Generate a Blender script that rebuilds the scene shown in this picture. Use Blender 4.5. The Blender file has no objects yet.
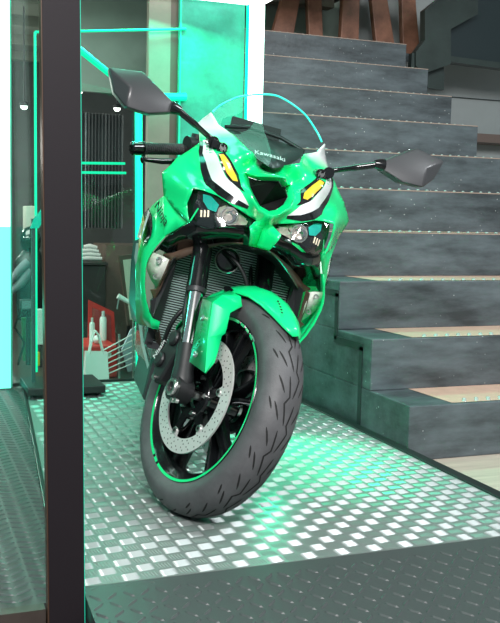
import bpy, bmesh, math, random
import numpy as np
from mathutils import Vector, Matrix, noise
from mathutils.geometry import delaunay_2d_cdt
random.seed(7)
SC = bpy.context.scene
COL = SC.collection
# ------------------------------------------------------------------ measured camera (metres; X along the stair edge, Y up the stairs, Z up)
F_PX, PITCH, ROLL, YAW = 922.29, 0.103585, 0.023132, 0.363357
CAM = np.array([-1.604, -2.678, 0.8212])
RISE, TREAD = 0.19125, 0.28069
ZP = 0.04725                      # top of the display platform
ce = np.array([math.cos(YAW), -math.sin(YAW), 0.0])     # camera right in world
cf = np.array([math.sin(YAW), math.cos(YAW), 0.0])      # camera forward (level) in world
cu = np.array([0, 0, 1.0])
FWD = cf*math.cos(PITCH) - cu*math.sin(PITCH)
UP0 = cf*math.sin(PITCH) + cu*math.cos(PITCH)
RT = ce*math.cos(ROLL) + UP0*math.sin(ROLL)
UP = -ce*math.sin(ROLL) + UP0*math.cos(ROLL)

def ray(px, py):
    return FWD + RT*((px-250)/F_PX) - UP*((py-311.5)/F_PX)
def hit(px, py, n, d):
    D = ray(px, py); n = np.array(n, float)
    return CAM + D*((d - n@CAM)/(n@D))
def at_v(px, py, v): return hit(px, py, (0,1,0), v)      # measured point on a wall parallel to the stair edges
def at_z(px, py, z): return hit(px, py, (0,0,1), z)

cam_d = bpy.data.cameras.new('camera'); cam = bpy.data.objects.new('camera', cam_d); COL.objects.link(cam)
cam.matrix_world = Matrix(((RT[0],UP[0],-FWD[0],CAM[0]),(RT[1],UP[1],-FWD[1],CAM[1]),(RT[2],UP[2],-FWD[2],CAM[2]),(0,0,0,1)))
cam_d.sensor_fit = 'VERTICAL'; cam_d.sensor_height = 24; cam_d.lens = F_PX/623*24
cam_d.clip_start = 0.02
SC.camera = cam

# ------------------------------------------------------------------ materials
MATS = {}
def mat(name, col, rough=.5, metal=0, emit=None, es=1, coat=0, spec=.5, noise_amt=0, noise_scale=8, bump=0, bump_scale=60, trans=0, col2=None, alpha=None):
    if name in MATS: return MATS[name]
    m = bpy.data.materials.new(name); m.use_nodes = True
    nt = m.node_tree; b = nt.nodes['Principled BSDF']
    b.inputs['Base Color'].default_value = (*col, 1)
    b.inputs['Roughness'].default_value = rough
    b.inputs['Metallic'].default_value = metal
    b.inputs['Specular IOR Level'].default_value = spec
    b.inputs['Coat Weight'].default_value = coat
    b.inputs['Coat Roughness'].default_value = .05
    if trans: b.inputs['Transmission Weight'].default_value = trans
    if emit:
        b.inputs['Emission Color'].default_value = (*emit, 1); b.inputs['Emission Strength'].default_value = es
    tc = None
    if noise_amt or bump:
        tc = nt.nodes.new('ShaderNodeTexCoord')
    if noise_amt:
        n = nt.nodes.new('ShaderNodeTexNoise'); n.inputs['Scale'].default_value = noise_scale; n.inputs['Detail'].default_value = 6; n.inputs['Roughness'].default_value = .65
        nt.links.new(tc.outputs['Object'], n.inputs['Vector'])
        r = nt.nodes.new('ShaderNodeValToRGB')
        r.color_ramp.elements[0].position = .3; r.color_ramp.elements[1].position = .72
        c2 = col2 or tuple(min(1, c*(1+noise_amt)) for c in col)
        r.color_ramp.elements[0].color = (*[c*(1-noise_amt*.6) for c in col], 1); r.color_ramp.elements[1].color = (*c2, 1)
        nt.links.new(n.outputs['Fac'], r.inputs['Fac']); nt.links.new(r.outputs['Color'], b.inputs['Base Color'])
    if bump:
        n2 = nt.nodes.new('ShaderNodeTexNoise'); n2.inputs['Scale'].default_value = bump_scale; n2.inputs['Detail'].default_value = 4
        nt.links.new(tc.outputs['Object'], n2.inputs['Vector'])
        bp = nt.nodes.new('ShaderNodeBump'); bp.inputs['Strength'].default_value = bump; bp.inputs['Distance'].default_value = .01
        nt.links.new(n2.outputs['Fac'], bp.inputs['Height']); nt.links.new(bp.outputs['Normal'], b.inputs['Normal'])
    MATS[name] = m; return m

def glass_mat(name, tint, fac=.12, rough=.02, fres=True):
    m = bpy.data.materials.new(name); m.use_nodes = True; nt = m.node_tree; nt.nodes.clear()
    out = nt.nodes.new('ShaderNodeOutputMaterial'); mix = nt.nodes.new('ShaderNodeMixShader')
    t = nt.nodes.new('ShaderNodeBsdfTransparent'); t.inputs[0].default_value = (*tint, 1)
    g = nt.nodes.new('ShaderNodeBsdfGlossy'); g.inputs['Roughness'].default_value = rough
    lw = nt.nodes.new('ShaderNodeLayerWeight'); lw.inputs['Blend'].default_value = .25
    mr = nt.nodes.new('ShaderNodeMath'); mr.operation = 'MULTIPLY_ADD'; mr.inputs[1].default_value = .5 if fres else 0; mr.inputs[2].default_value = fac
    nt.links.new(lw.outputs['Fresnel'], mr.inputs[0]); nt.links.new(mr.outputs[0], mix.inputs[0])
    nt.links.new(t.outputs[0], mix.inputs[1]); nt.links.new(g.outputs[0], mix.inputs[2]); nt.links.new(mix.outputs[0], out.inputs[0])
    MATS[name] = m; return m

def vcol_mat(name, rough=.25):
    m = bpy.data.materials.new(name); m.use_nodes = True; nt = m.node_tree; b = nt.nodes['Principled BSDF']
    a = nt.nodes.new('ShaderNodeVertexColor'); a.layer_name = 'paint'
    nt.links.new(a.outputs['Color'], b.inputs['Base Color'])
    b.inputs['Roughness'].default_value = rough; b.inputs['Coat Weight'].default_value = .6; b.inputs['Coat Roughness'].default_value = .06
    return m

GREEN = (0.004, 0.80, 0.25)
WHITE = (0.80, 0.84, 0.84)
M_green = mat('lime_green_paint', GREEN, .28, coat=.5)
M_paint = vcol_mat('green_white_fade_paint')
M_white = mat('white_graphic', WHITE, .3, coat=.5)
M_yellow = mat('yellow_graphic', (.75,.50,.03), .35, coat=.4)
M_blackg = mat('gloss_black', (.006,.007,.008), .16, coat=.5)
M_blackm = mat('matte_black_plastic', (.012,.013,.014), .48)
M_dark = mat('dark_grey_plastic', (.035,.037,.04), .42)
M_rubber = mat('tyre_rubber', (.085,.085,.09), .55, noise_amt=.35, noise_scale=14, bump=.08, bump_scale=240)
M_groove = mat('tyre_groove', (.008,.008,.008), .8)
M_steel = mat('brushed_steel', (.75,.75,.73), .3, 1)
M_disc = mat('brake_disc_steel', (.80,.80,.78), .40, .45, bump=.05, bump_scale=300)
M_chrome = mat('chrome', (.85,.85,.86), .08, 1)
M_gold = mat('bronze_ring', (.35,.24,.12), .3, 1)
M_brown = mat('brown_tinted_plastic', (.11,.07,.05), .22, coat=.4)
M_rad = mat('radiator_metal', (.42,.56,.53), .4, .35)
M_lamp = mat('clear_lamp_lens', (.62,.66,.58), .15, coat=.6, noise_amt=.3, noise_scale=45)
M_refl = mat('lamp_reflector', (.75,.66,.60), .18, .55)
M_warm = mat('warm_lamp_element', (.8,.68,.5), .4, emit=(.9,.8,.6), es=.5)
M_tealm = mat('teal_lamp_reflector', (.02,.6,.5), .2, .4)
M_screen = glass_mat('windscreen_acrylic', (.80,.97,.93), .03)
M_lens = glass_mat('headlight_lens', (.95,.97,.96), .06)
M_rimedge = mat('windscreen_lit_edge', (.05,.75,.55), .2, emit=(.03,.95,.65), es=.65)  # emission stands in for light gathered in the acrylic edge
M_pane = glass_mat('showroom_glass', (.90,.98,.96), .025, fres=False)
M_grip = mat('grip_rubber', (.045,.045,.047), .6, bump=.5, bump_scale=220)
M_mirror = mat('mirror_housing_plastic', (.045,.046,.05), .38, coat=.15)
M_text = mat('white_lettering', (.85,.85,.85), .4)
M_texd = mat('black_lettering', (.01,.012,.01), .4)

# ------------------------------------------------------------------ mesh helpers
class MB:
    def __init__(s): s.v=[]; s.f=[]; s.m=[]; s.c={}
    def add(s, verts, faces, mi=0):
        o=len(s.v); s.v += [tuple(map(float,p)) for p in verts]
        s.f += [tuple(i+o for i in f) for f in faces]; s.m += [mi]*len(faces); return o
    def box(s, c, d, mi=0, rot=None):
        x,y,z=[q/2 for q in d]
        vs=[Vector(p) for p in ((-x,-y,-z),(x,-y,-z),(x,y,-z),(-x,y,-z),(-x,-y,z),(x,-y,z),(x,y,z),(-x,y,z))]
        if rot is not None: vs=[rot@p for p in vs]
        s.add([p+Vector(c) for p in vs], [(0,3,2,1),(4,5,6,7),(0,1,5,4),(1,2,6,5),(2,3,7,6),(3,0,4,7)], mi)
    def bx(s, lo, hi, mi=0):
        s.box([(a+b)/2 for a,b in zip(lo,hi)], [abs(b-a) for a,b in zip(lo,hi)], mi)
    def tube(s, pts, rad, n=12, mi=0, cap=True):
        pts=[Vector(p) for p in pts]; rads=rad if isinstance(rad,(list,tuple)) else [rad]*len(pts)
        rings=[]; prev=None
        for i,p in enumerate(pts):
            d=(pts[min(i+1,len(pts)-1)]-pts[max(i-1,0)]).normalized()
            if prev is None:
                a=Vector((0,0,1)) if abs(d.z)<.9 else Vector((1,0,0)); nrm=d.cross(a).normalized()
            else:
                nrm=(prev-d*prev.dot(d)).normalized()
            prev=nrm; b=d.cross(nrm)
            rings.append([p+(nrm*math.cos(t)+b*math.sin(t))*rads[i] for t in [2*math.pi*k/n for k in range(n)]])
        vs=[q for r in rings for q in r]; fs=[]
        for i in range(len(pts)-1):
            for k in range(n):
                fs.append((i*n+k,i*n+(k+1)%n,(i+1)*n+(k+1)%n,(i+1)*n+k))
        if cap: fs += [tuple(range(n))[::-1], tuple((len(pts)-1)*n+k for k in range(n))]
        s.add(vs,fs,mi)
    def lathe(s, prof, n=64, mi=0, axis='y', closed=False):
        vs=[]; L=len(prof)
        for k in range(n):
            t=2*math.pi*k/n
            for (y,r) in prof: vs.append((r*math.cos(t), y, r*math.sin(t)))
        fs=[]
        for k in range(n):
            for i in range(L if closed else L-1):
                j=(i+1)%L
                fs.append((k*L+i,k*L+j,((k+1)%n)*L+j,((k+1)%n)*L+i))
        s.add(vs,fs,mi)
    def prism(s, poly, ext, mi=0):
        n=len(poly); e=Vector(ext); a=[Vector(p) for p in poly]
        s.add(a+[p+e for p in a], [tuple(range(n)),tuple(range(2*n-1,n-1,-1))]+[(i,i+n,(i+1)%n+n,(i+1)%n) for i in range(n)], mi)
    def xf(s, fn):
        s.v=[tuple(fn(p)) for p in s.v]; return s
    def build(s, name, mats, parent=None, smooth=None, bevel=0, bseg=2, flip=False, solid=0, kind=None):
        me=bpy.data.meshes.new(name)
        me.from_pydata(s.v,[],s.f); me.update()
        bm=bmesh.new(); bm.from_mesh(me)
        bmesh.ops.recalc_face_normals(bm, faces=bm.faces)
        bm.to_mesh(me); bm.free()
        mats = mats if isinstance(mats,(list,tuple)) else [mats]
        for m in mats: me.materials.append(m)
        for p,mi in zip(me.polygons,s.m): p.material_index=mi
        if s.c:
            ca=me.color_attributes.new('paint','FLOAT_COLOR','POINT')
            for i in range(len(me.vertices)): ca.data[i].color=(*s.c.get(i,GREEN),1)
        if smooth is not None:
            for p in me.polygons: p.use_smooth=True
            me.set_sharp_from_angle(angle=math.radians(smooth))
        o=bpy.data.objects.new(name,me); COL.objects.link(o)
        if parent: o.parent=parent
        if solid:
            md=o.modifiers.new('solid','SOLIDIFY'); md.thickness=solid; md.offset=0
        if bevel:
            md=o.modifiers.new('bevel','BEVEL'); md.width=bevel; md.segments=bseg; md.limit_method='ANGLE'; md.angle_limit=math.radians(40)
        if kind: o['kind']=kind
        return o

def tag(o, label, cat, group=None):
    o['label']=label; o['category']=cat
    if group: o['group']=group
    return o
def empty(name, loc=(0,0,0), rz=0):
    o=bpy.data.objects.new(name,None); COL.objects.link(o); o.location=loc; o.rotation_euler=(0,0,rz); o.empty_display_size=.1; return o
def thing(name,label,cat,loc=(0,0,0),rz=0,group=None):
    return tag(empty(name,loc,rz),label,cat,group)
def struct(mb,name,mats,**k):
    return mb.build(name,mats,kind='structure',**k)
def text_mesh(name, body, size, M, m, parent, extrude=.0004, shear=0, bend=0):
    cu_=bpy.data.curves.new(name,'FONT'); cu_.body=body; cu_.size=size; cu_.extrude=extrude; cu_.align_x='CENTER'; cu_.align_y='CENTER'; cu_.shear=shear
    t=bpy.data.objects.new(name,cu_); COL.objects.link(t)
    dg=bpy.context.evaluated_depsgraph_get(); dg.update()
    me=bpy.data.meshes.new_from_object(t.evaluated_get(dg))
    bpy.data.objects.remove(t)
    for v in me.vertices:
        if bend: v.co.y -= bend*v.co.x**2
        v.co = M @ v.co
    me.materials.clear(); me.materials.append(m); me.name=name
    o=bpy.data.objects.new(name,me); COL.objects.link(o); o.parent=parent
    return o
def frame(origin, xdir, ydir):
    x=Vector(xdir).normalized(); y=Vector(ydir); y=(y-x*y.dot(x)).normalized(); z=x.cross(y)
    return Matrix(((x.x,y.x,z.x,origin[0]),(x.y,y.y,z.y,origin[1]),(x.z,y.z,z.z,origin[2]),(0,0,0,1)))

# ================================================================== THE SETTING
M_floor = mat('pale_wood_floor', (.52,.44,.37), .45, noise_amt=.25, noise_scale=3)
def plank_floor():
    m=M_floor; nt=m.node_tree; tc=[n for n in nt.nodes if n.type=='TEX_COORD'][0]; nz=[n for n in nt.nodes if n.type=='TEX_NOISE'][0]
    mp=nt.nodes.new('ShaderNodeMapping'); mp.inputs['Scale'].default_value=(1,12,1); mp.inputs['Rotation'].default_value=(0,0,.25)
    nt.links.new(tc.outputs['Object'],mp.inputs['Vector']); nt.links.new(mp.outputs['Vector'],nz.inputs['Vector'])
plank_floor()
M_dfloor = mat('dark_brown_floor', (.045,.035,.03), .4, noise_amt=.4, noise_scale=6)
M_stone = mat('dark_stair_rubber', (.070,.086,.096), .42, noise_amt=.9, noise_scale=6, bump=.15, bump_scale=35)
M_stoned = mat('dark_stair_border', (.022,.032,.033), .4, noise_amt=.5, noise_scale=6)
M_tread = mat('tan_tread', (.66,.41,.33), .5, noise_amt=.12, noise_scale=20)
M_stud = mat('glass_stud', (.38,.46,.44), .10, coat=.6, spec=.6)
M_plate = mat('tread_plate_aluminium', (.24,.275,.265), .40, .3, bump=.05, bump_scale=400)
M_platebar_lit = mat('tread_plate_lit_bars', (.38,.42,.41), .42, .7)  # brighter copy of the plate metal, for bars that catch the light
M_mat = mat('black_diamond_rubber', (.055,.065,.065), .45, bump=.06, bump_scale=300)
M_trimb = mat('black_edge_trim', (.012,.015,.015), .4)
M_post = mat('black_brown_post', (.011,.008,.0105), .6, spec=.25, bump=.05, bump_scale=500)
M_postedge = mat('brown_post_edge', (.07,.035,.02), .4)
M_ledw = mat('white_led', (1,1,1), .5, emit=(.93,1,.97), es=2.6)
M_ledt = mat('teal_led', (.0,.3,.2), .5, emit=(.0,.85,.38), es=.95)
M_ledt2 = mat('pale_teal_led', (.0,.6,.4), .5, emit=(.0,.85,.40), es=.95)
M_tealw = mat('teal_rough_wall', (.03,.30,.22), .7, noise_amt=.35, noise_scale=7, bump=.3, bump_scale=25)
M_tan = mat('tan_pillar', (.20,.185,.15), .6, noise_amt=.15)
M_brownw = mat('dark_wood_strip', (.08,.055,.04), .5)
M_ceil = mat('brown_grey_ceiling', (.24,.22,.185), .8, noise_amt=.2, noise_scale=2)
M_wallb = mat('dark_showroom_wall', (.085,.085,.08), .6, noise_amt=.3, noise_scale=2)
M_gwall = mat('grey_wall', (.34,.38,.38), .7, noise_amt=.06)
M_ggwall = mat('grey_green_wall', (.20,.25,.21), .7, noise_amt=.1)
M_slat = mat('red_brown_wood', (.24,.11,.07), .45, noise_amt=.5, noise_scale=9)
M_string = mat('dark_green_steel', (.03,.045,.042), .45, noise_amt=.3)
M_curtain = mat('dark_metal_curtain', (.22,.22,.23), .38, .4)

def stone_detail(m):
    nt=m.node_tree; b=nt.nodes['Principled BSDF']; tc=[n for n in nt.nodes if n.type=='TEX_COORD'][0]
    nz=[n for n in nt.nodes if n.type=='TEX_NOISE' and n.inputs['Scale'].default_value<20][0]
    mp=nt.nodes.new('ShaderNodeMapping'); mp.inputs['Scale'].default_value=(.55,1,2.2)
    nt.links.new(tc.outputs['Object'],mp.inputs['Vector']); nt.links.new(mp.outputs['Vector'],nz.inputs['Vector'])
    base=b.inputs['Base Color'].links[0].from_socket
    vo=nt.nodes.new('ShaderNodeTexVoronoi'); vo.inputs['Scale'].default_value=38; nt.links.new(tc.outputs['Object'],vo.inputs['Vector'])
    n3=nt.nodes.new('ShaderNodeTexNoise'); n3.inputs['Scale'].default_value=7; nt.links.new(tc.outputs['Object'],n3.inputs['Vector'])
    r1=nt.nodes.new('ShaderNodeMapRange'); r1.inputs[1].default_value=.11; r1.inputs[2].default_value=.07; r1.inputs[3].default_value=0; r1.inputs[4].default_value=1
    nt.links.new(vo.outputs['Distance'],r1.inputs[0])
    r2=nt.nodes.new('ShaderNodeMapRange'); r2.inputs[1].default_value=.50; r2.inputs[2].default_value=.62
    nt.links.new(n3.outputs['Fac'],r2.inputs[0])
    mu=nt.nodes.new('ShaderNodeMath'); mu.operation='MULTIPLY'; nt.links.new(r1.outputs[0],mu.inputs[0]); nt.links.new(r2.outputs[0],mu.inputs[1])
    mx=nt.nodes.new('ShaderNodeMix'); mx.data_type='RGBA'; nt.links.new(mu.outputs[0],mx.inputs[0]); nt.links.new(base,mx.inputs[6]); mx.inputs[7].default_value=(.55,.58,.58,1)
    nt.links.new(mx.outputs[2],b.inputs['Base Color'])
stone_detail(M_stone)
VB=1.43           # back of the booth
UL,UR=-1.235,-.045
VF=-.835
b=MB(); b.bx((.0,-3.5,-.05),(5,4.5,0)); struct(b,'floor',M_floor)
b=MB(); b.bx((-6,-3.5,-.05),(0,9,0)); struct(b,'floor',M_dfloor)
# ---- platform: aluminium five-bar plate
UE=lambda v: -1.222+.0879*v
b=MB(); b.prism([(UE(VF),VF,.001),(UR,VF,.001),(UR,VB+.02,.001),(UE(VB+.02),VB+.02,.001)],(0,0,ZP-.001))
def bar(mb,cx,cy,z,ang,l,w,h,mi):
    c,s=math.cos(ang),math.sin(ang)
    P=lambda x,y,zz:(cx+x*c-y*s, cy+x*s+y*c, z+zz)
    mb.add([P(-l/2,0,0),P(-l/4,-w/2,0),P(l/4,-w/2,0),P(l/2,0,0),P(l/4,w/2,0),P(-l/4,w/2,0),P(-l/3,0,h),P(l/3,0,h)],
       [(0,1,6),(1,2,7,6),(2,3,7),(3,4,7),(4,5,6,7),(5,0,6)],mi)
cell=.0415
UL=-1.30; nx=int((UR-UL)/cell); ny=int((VB-VF)/cell)
for i in range(nx):
    for j in range(ny):
        cx=UL+(i+.5)*(UR-UL)/nx; cy=VF+(j+.5)*(VB-VF)/ny
        odd=(i+j)%2
        if cx<UE(cy)+.02: continue
        for k in range(5):
            o=(k-2)*.0072
            if odd: bar(b,cx,cy+o,ZP,0.12,.040,.0044,.0021,1)  # light caught by this bar direction is painted as brighter metal
            else: bar(b,cx+o,cy,ZP,math.pi/2+.12,.030,.0040,.0012,0)
struct(b,'platform',[M_plate,M_platebar_lit])
# edge trims
b=MB(); b.bx((UR,VF-.02,.0),(-.002,2.0,ZP+.004)); struct(b,'trim_right',M_trimb,bevel=.004)
b=MB(); b.prism([(UE(VF)-.014,VF,0),(UE(VF),VF,0),(UE(VB),VB,0),(UE(VB)-.014,VB,0)],(0,0,ZP+.004)); struct(b,'trim_left',M_trimb,bevel=.003)
# ---- rubber ramps with raised diamonds (front and left)
def ramp(name,u0,u1,v0,v1,hfun,pitch,kind,angs):
    mb=MB()
    nu=int((u1-u0)/pitch); nv=int((v1-v0)/pitch)
    mb.add([(u0,v0,hfun(u0,v0)),(u1,v0,hfun(u1,v0)),(u1,v1,hfun(u1,v1)),(u0,v1,hfun(u0,v1)),(u0,v0,0),(u1,v0,0),(u1,v1,0),(u0,v1,0)],
           [(0,1,2,3),(4,7,6,5),(0,4,5,1),(1,5,6,2),(2,6,7,3),(3,7,4,0)])
    for i in range(nu):
        for j in range(nv):
            cx=u0+(i+.5)*pitch; cy=v0+(j+.5)*pitch
            st=len(mb.v); bar(mb,cx,cy,0,angs[(i+j)%2] if kind==0 else angs[i%2],pitch*.98 if kind==0 else pitch*1.1,.0075,.0030,0)
            for q in range(st,len(mb.v)):
                x,y,z=mb.v[q]; mb.v[q]=(x,y,z+hfun(x,y)+.0002)
    return struct(mb,name,[M_mat])
ramp('ramp_front',-1.262,1.6,-1.215,VF-.003,lambda u,v: max(0.002,.002+(ZP-.002)*(v+1.215)/(VF+1.215)),.0345,0,(.72,-.85))
ramp('ramp_left',-1.9,-1.10,VF-.03,VB+.6,lambda u,v: ZP-.03+.026*min(1,max(0,(u+1.9)/.6)),.036,1,(.5,-.5))
b=MB(); b.bx((-1.9,VF-.06,.0),(-1.345,VF-.03,.035)); struct(b,'trim_front',M_dfloor)

# ---- staircase: treads with tan inlay, each step its own mesh
stair=empty('staircase',(0,0,0)); stair['kind']='structure'
NS=10; SW=1.33
def dome(mb,x,y,z,r,h):
    n=8; vs=[]; 
    for k in range(n):
        a=2*math.pi*k/n; vs.append((x+r*math.cos(a),y+r*math.sin(a),z))
    for k in range(n):
        a=2*math.pi*k/n; vs.append((x+.62*r*math.cos(a),y+.62*r*math.sin(a),z+h*.75))
    vs.append((x,y,z+h))
    mb.add(vs,[(k,(k+1)%n,n+(k+1)%n,n+k) for k in range(n)]+[(n+k,n+(k+1)%n,2*n) for k in range(n)])
rest=MB(); count=0
for k in range(NS):
    z=(k+1)*RISE; v0=k*TREAD
    sw=SW+.006*k
    b=MB(); b.bx((0.0,v0,k*RISE),(sw,v0+TREAD*(NS-k)+.6,z))
    o=b.build('step',[M_stone],stair,bevel=.004); o['kind']='structure'
    b=MB(); zz=z+.0015
    b.add([(.175,v0+.012,zz),(sw,v0+.012,zz),(sw,v0+TREAD,zz),(.16,v0+TREAD,zz)],[(0,1,2,3)])
    b.build('tread_inlay',M_tread,o)
    if k>=3:
        b=MB(); b.box((sw/2,v0+.001,z-.0025),(sw-.004,.006,.004)); b.build('nosing_strip',mat('worn_nosing_edge',(.40,.30,.25),.5),o)
    vis={0:.80,1:.95,2:1.05}.get(k,0)
    for i in range(int((sw-.26)/.05)):
        x=.235+i*.05
        for q in (0,1):
            mb=MB() if x<vis and count<96 else rest
            dome(mb,x+q*.019,v0+.028+q*.028,zz,.0088,.006)
            if mb is not rest:
                mb.build('tread_stud',M_stud,o,smooth=50); count+=1
ro=rest.build('tread_stud',M_stud,stair); ro['kind']='stuff'
# stepped dark border on the stair side
b=MB(); ins=.035; wd=.028
pts=[]
out=[(-.002,.03)]
def strip2(mb,p,q,w,x):
    (v0,z0),(v1,z1)=p,q
    if abs(v1-v0)>abs(z1-z0): mb.bx((x,min(v0,v1)-w/2,z0-w/2),(x+.003,max(v0,v1)+w/2,z0+w/2))
    else: mb.bx((x,v0-w/2,min(z0,z1)),(x+.003,v0+w/2,max(z0,z1)))
sd=lambda x,y: hit(x,y,(1,0,0),-.003)[1:]
k0=sd(358,423); k1=sd(361,347); k2=sd(335,342); k3=sd(335,293)
path=[(k0[0],.03),(k0[0],k1[1]),(k2[0],k1[1]),(k2[0],k3[1])]
dv=k0[0]-k2[0]; dz=k3[1]-k1[1]
for k in range(1,6):
    path+=[(k2[0]+TREAD*k,k3[1]+RISE*(k-1)),(k2[0]+TREAD*k,k3[1]+RISE*k)]
for p,q in zip(path,path[1:]): strip2(b,p,q,.026,-.0025)
o=b.build('side_border',M_stoned,stair)
# top landing, slats behind it, wall
b=MB(); b.bx((0,NS*TREAD+.0,NS*RISE-.05),(SW+.24,NS*TREAD+.6,NS*RISE)); struct(b,'floor_upper',M_stone)
VS=NS*TREAD+.12
b=MB(); b.bx((-.5,VS+.5,1.6),(2.1,VS+.55,3.4)); struct(b,'wall_stairs',M_ggwall)
b=MB(); b.bx((SW+.02,VS+.25,0.0),(5,VS+.3,3.4)); struct(b,'wall_right',M_gwall)
b=MB(); b.bx((SW+.02,VS+.05,1.38),(3.4,VS+.25,1.44)); struct(b,'trim_1',mat('brown_grey_ledge',(.16,.12,.105),.6))
b=MB(); b.bx((SW+.02,VS+.236,1.705),(3.4,VS+.25,1.710)); struct(b,'trim_2',M_string)
slats=[((282,-4),(300,-4),(292,34),(270,31)),((308,-4),(322,-4),(324,36),(310,35)),((343,-4),(360,-4),(359,40),(341,38)),((372,-4),(388,-4),(397,44),(378,42)),((402,-4),(416,-4),(421,47),(404,45))]
for k,sl in enumerate(slats):
    P=[at_v(x,y,VS) for x,y in sl]
    P[0]+= (P[0]-P[3])*.6; P[1]+=(P[1]-P[2])*.6
    P[2]=np.array([P[2][0],VS,NS*RISE]); P[3]=np.array([P[3][0],VS,NS*RISE])
    b=MB(); b.prism(P,(0,.05,0))
    o=b.build('wood_slat',M_slat,None,bevel=.004)
    tag(o,['leftmost','second from left','middle','fourth from left','rightmost'][k]+' of five tapered red-brown wooden slats above the stairs','slat','slats above the stairs')
# steel stringer of the next flight, upper right
V2=VS-.35
def poly_v(name,px,v,th,m,kind='structure',parent=None):
    b=MB(); b.prism([at_v(x,y,v) for x,y in px],(0,th,0)); o=b.build(name,m,parent); 
    if kind: o['kind']=kind
    return o
fl=empty('upper_flight'); fl['kind']='structure'
for n,px,v,th in [('stringer',[(425,10),(445,-6),(478,-6),(478,14),(451,29),(451,64),(425,73),(416,66),(416,52),(425,40)],V2,.06),
                ('flight_shadow',[(451,-6),(560,-6),(560,72),(451,58),(451,29),(478,14),(478,-6)],V2+.10,.05),  # dark sheet standing in for the shadow beside the stringer
                ('landing_edge',[(451,56),(560,70),(560,76),(451,62)],V2+.06,.08),
                ('newel_post',[(425,66),(444,62),(444,90),(428,88)],V2+.08,.04),
                ('newel_post',[(412,53),(417,53),(416,70),(411,68)],V2+.02,.04)]:
    poly_v(n,px,v,th,M_string if n!='flight_shadow' else mat('shadow_blue_green',(.016,.03,.034),.5),parent=fl)

# ---- booth frame: black corner post, LED columns, glass
b=MB(); b.bx((-1.340,-.915,0),(-1.271,-.885,2.6),0); b.bx((-1.3425,-.914,0),(-1.3405,-.886,2.6),1); b.bx((-1.346,-.925,0),(-1.262,-.877,.035),0)
# slim lean as built
b.bx((-1.2708,-.912,.03),(-1.2692,-.890,2.6),2)  # glass edge beside the post, its teal light put in as emission
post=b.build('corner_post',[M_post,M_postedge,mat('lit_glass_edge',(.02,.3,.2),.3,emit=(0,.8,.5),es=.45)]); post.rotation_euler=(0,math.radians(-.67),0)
post.location=(0,0,-.017)
tag(post,'black-brown square metal post standing at the front left corner of the platform','post')
HT=1.79
col=thing('led_column','tall white glowing column with teal edges at the back right corner behind the windscreen','light',(-.052,VB,0),group='glowing columns')
b=MB(); b.bx((-.030,-.02,ZP+.001),(.041,.02,HT)); b.build('led_tube',M_ledw,col)
b=MB(); b.bx((-.034,-.012,ZP+.001),(-.0305,.022,HT)); b.bx((.0415,-.012,ZP+.001),(.045,.022,HT)); b.build('edge_strip',M_ledt2,col)
b=MB(); b.bx((-1.2,-.02,HT+.001),(.036,.02,HT+.055)); b.build('top_bar',M_ledw,col)
b=MB(); b.bx((-.036,-.9,HT+.001),(.036,-.021,HT+.055)); b.build('top_bar',M_ledw,col)
col2=thing('led_column','white and teal glowing column at the left edge of the photo behind the left ramp','light',(-1.185,VB-.02,0),group='glowing columns')
b=MB(); b.bx((-.035,-.02,.75),(.022,.02,2.2)); b.build('led_tube',mat('white_led_soft',(1,1,1),.5,emit=(.9,.97,.95),es=.85),col2)
b=MB(); b.bx((-.035,-.02,.05),(.022,.02,.749)); b.build('led_tube',mat('cyan_led',(0,.8,.7),.5,emit=(.26,1,.80),es=.95),col2)
b=MB(); b.bx((.0225,-.012,.05),(.03,.022,2.2)); b.build('edge_strip',M_tealw,col2)
# glass panes
b=MB(); b.bx((-1.15,VB+.03,ZP),(-.56,VB+.036,2.6)); struct(b,'window_1',M_pane)
b=MB(); b.prism([(-1.30,VF-.02,ZP+.006),(-1.294,VF-.02,ZP+.006),(-1.142,VB-.06,ZP+.006),(-1.148,VB-.06,ZP+.006)],(-.02,0,2.5)); struct(b,'window_2',[M_pane])
b=MB(); b.bx((-1.15,VB+.026,ZP-.002),(-.56,VB+.04,ZP+.01)); struct(b,'trim_4',M_trimb)
# back wall behind the booth: tan pillar, brown strip, teal rough panel
pl=at_v(147,200,VB+.05)[0]; b=MB(); b.bx((pl,VB+.05,0),(-.44,VB+.09,2.7)); struct(b,'pillar',M_tan)
b=MB(); b.bx((-.44,VB+.05,0),(-.405,VB+.09,2.7)); struct(b,'trim_5',M_brownw)
b=MB(); b.bx((-.405,VB+.03,0),(-.09,VB+.10,2.5)); struct(b,'wall_back',M_tealw)
b=MB(); b.bx((-.402,VB+.026,0),(-.396,VB+.03,2.0)); struct(b,'trim_6',M_ledt)
# showroom beyond
b=MB(); b.bx((-7,6.6,0),(1.2,6.7,3)); struct(b,'wall_far',M_wallb)
b=MB(); b.bx((-6.1,VB,0),(-6,6.6,3)); struct(b,'wall_left',M_wallb)
b=MB(); b.bx((-7,VB+.1,2.28),(1.2,6.7,2.33))
for q in range(6): b.bx((-6,2.2+q*.8,2.2),(1.1,2.3+q*.8,2.2801))
struct(b,'ceiling',M_ceil)
b=MB(); b.bx((-3,-3.5,3.4),(5,5,3.45)); struct(b,'ceiling_front',mat('front_ceiling',(.3,.3,.3),.8))

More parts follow.
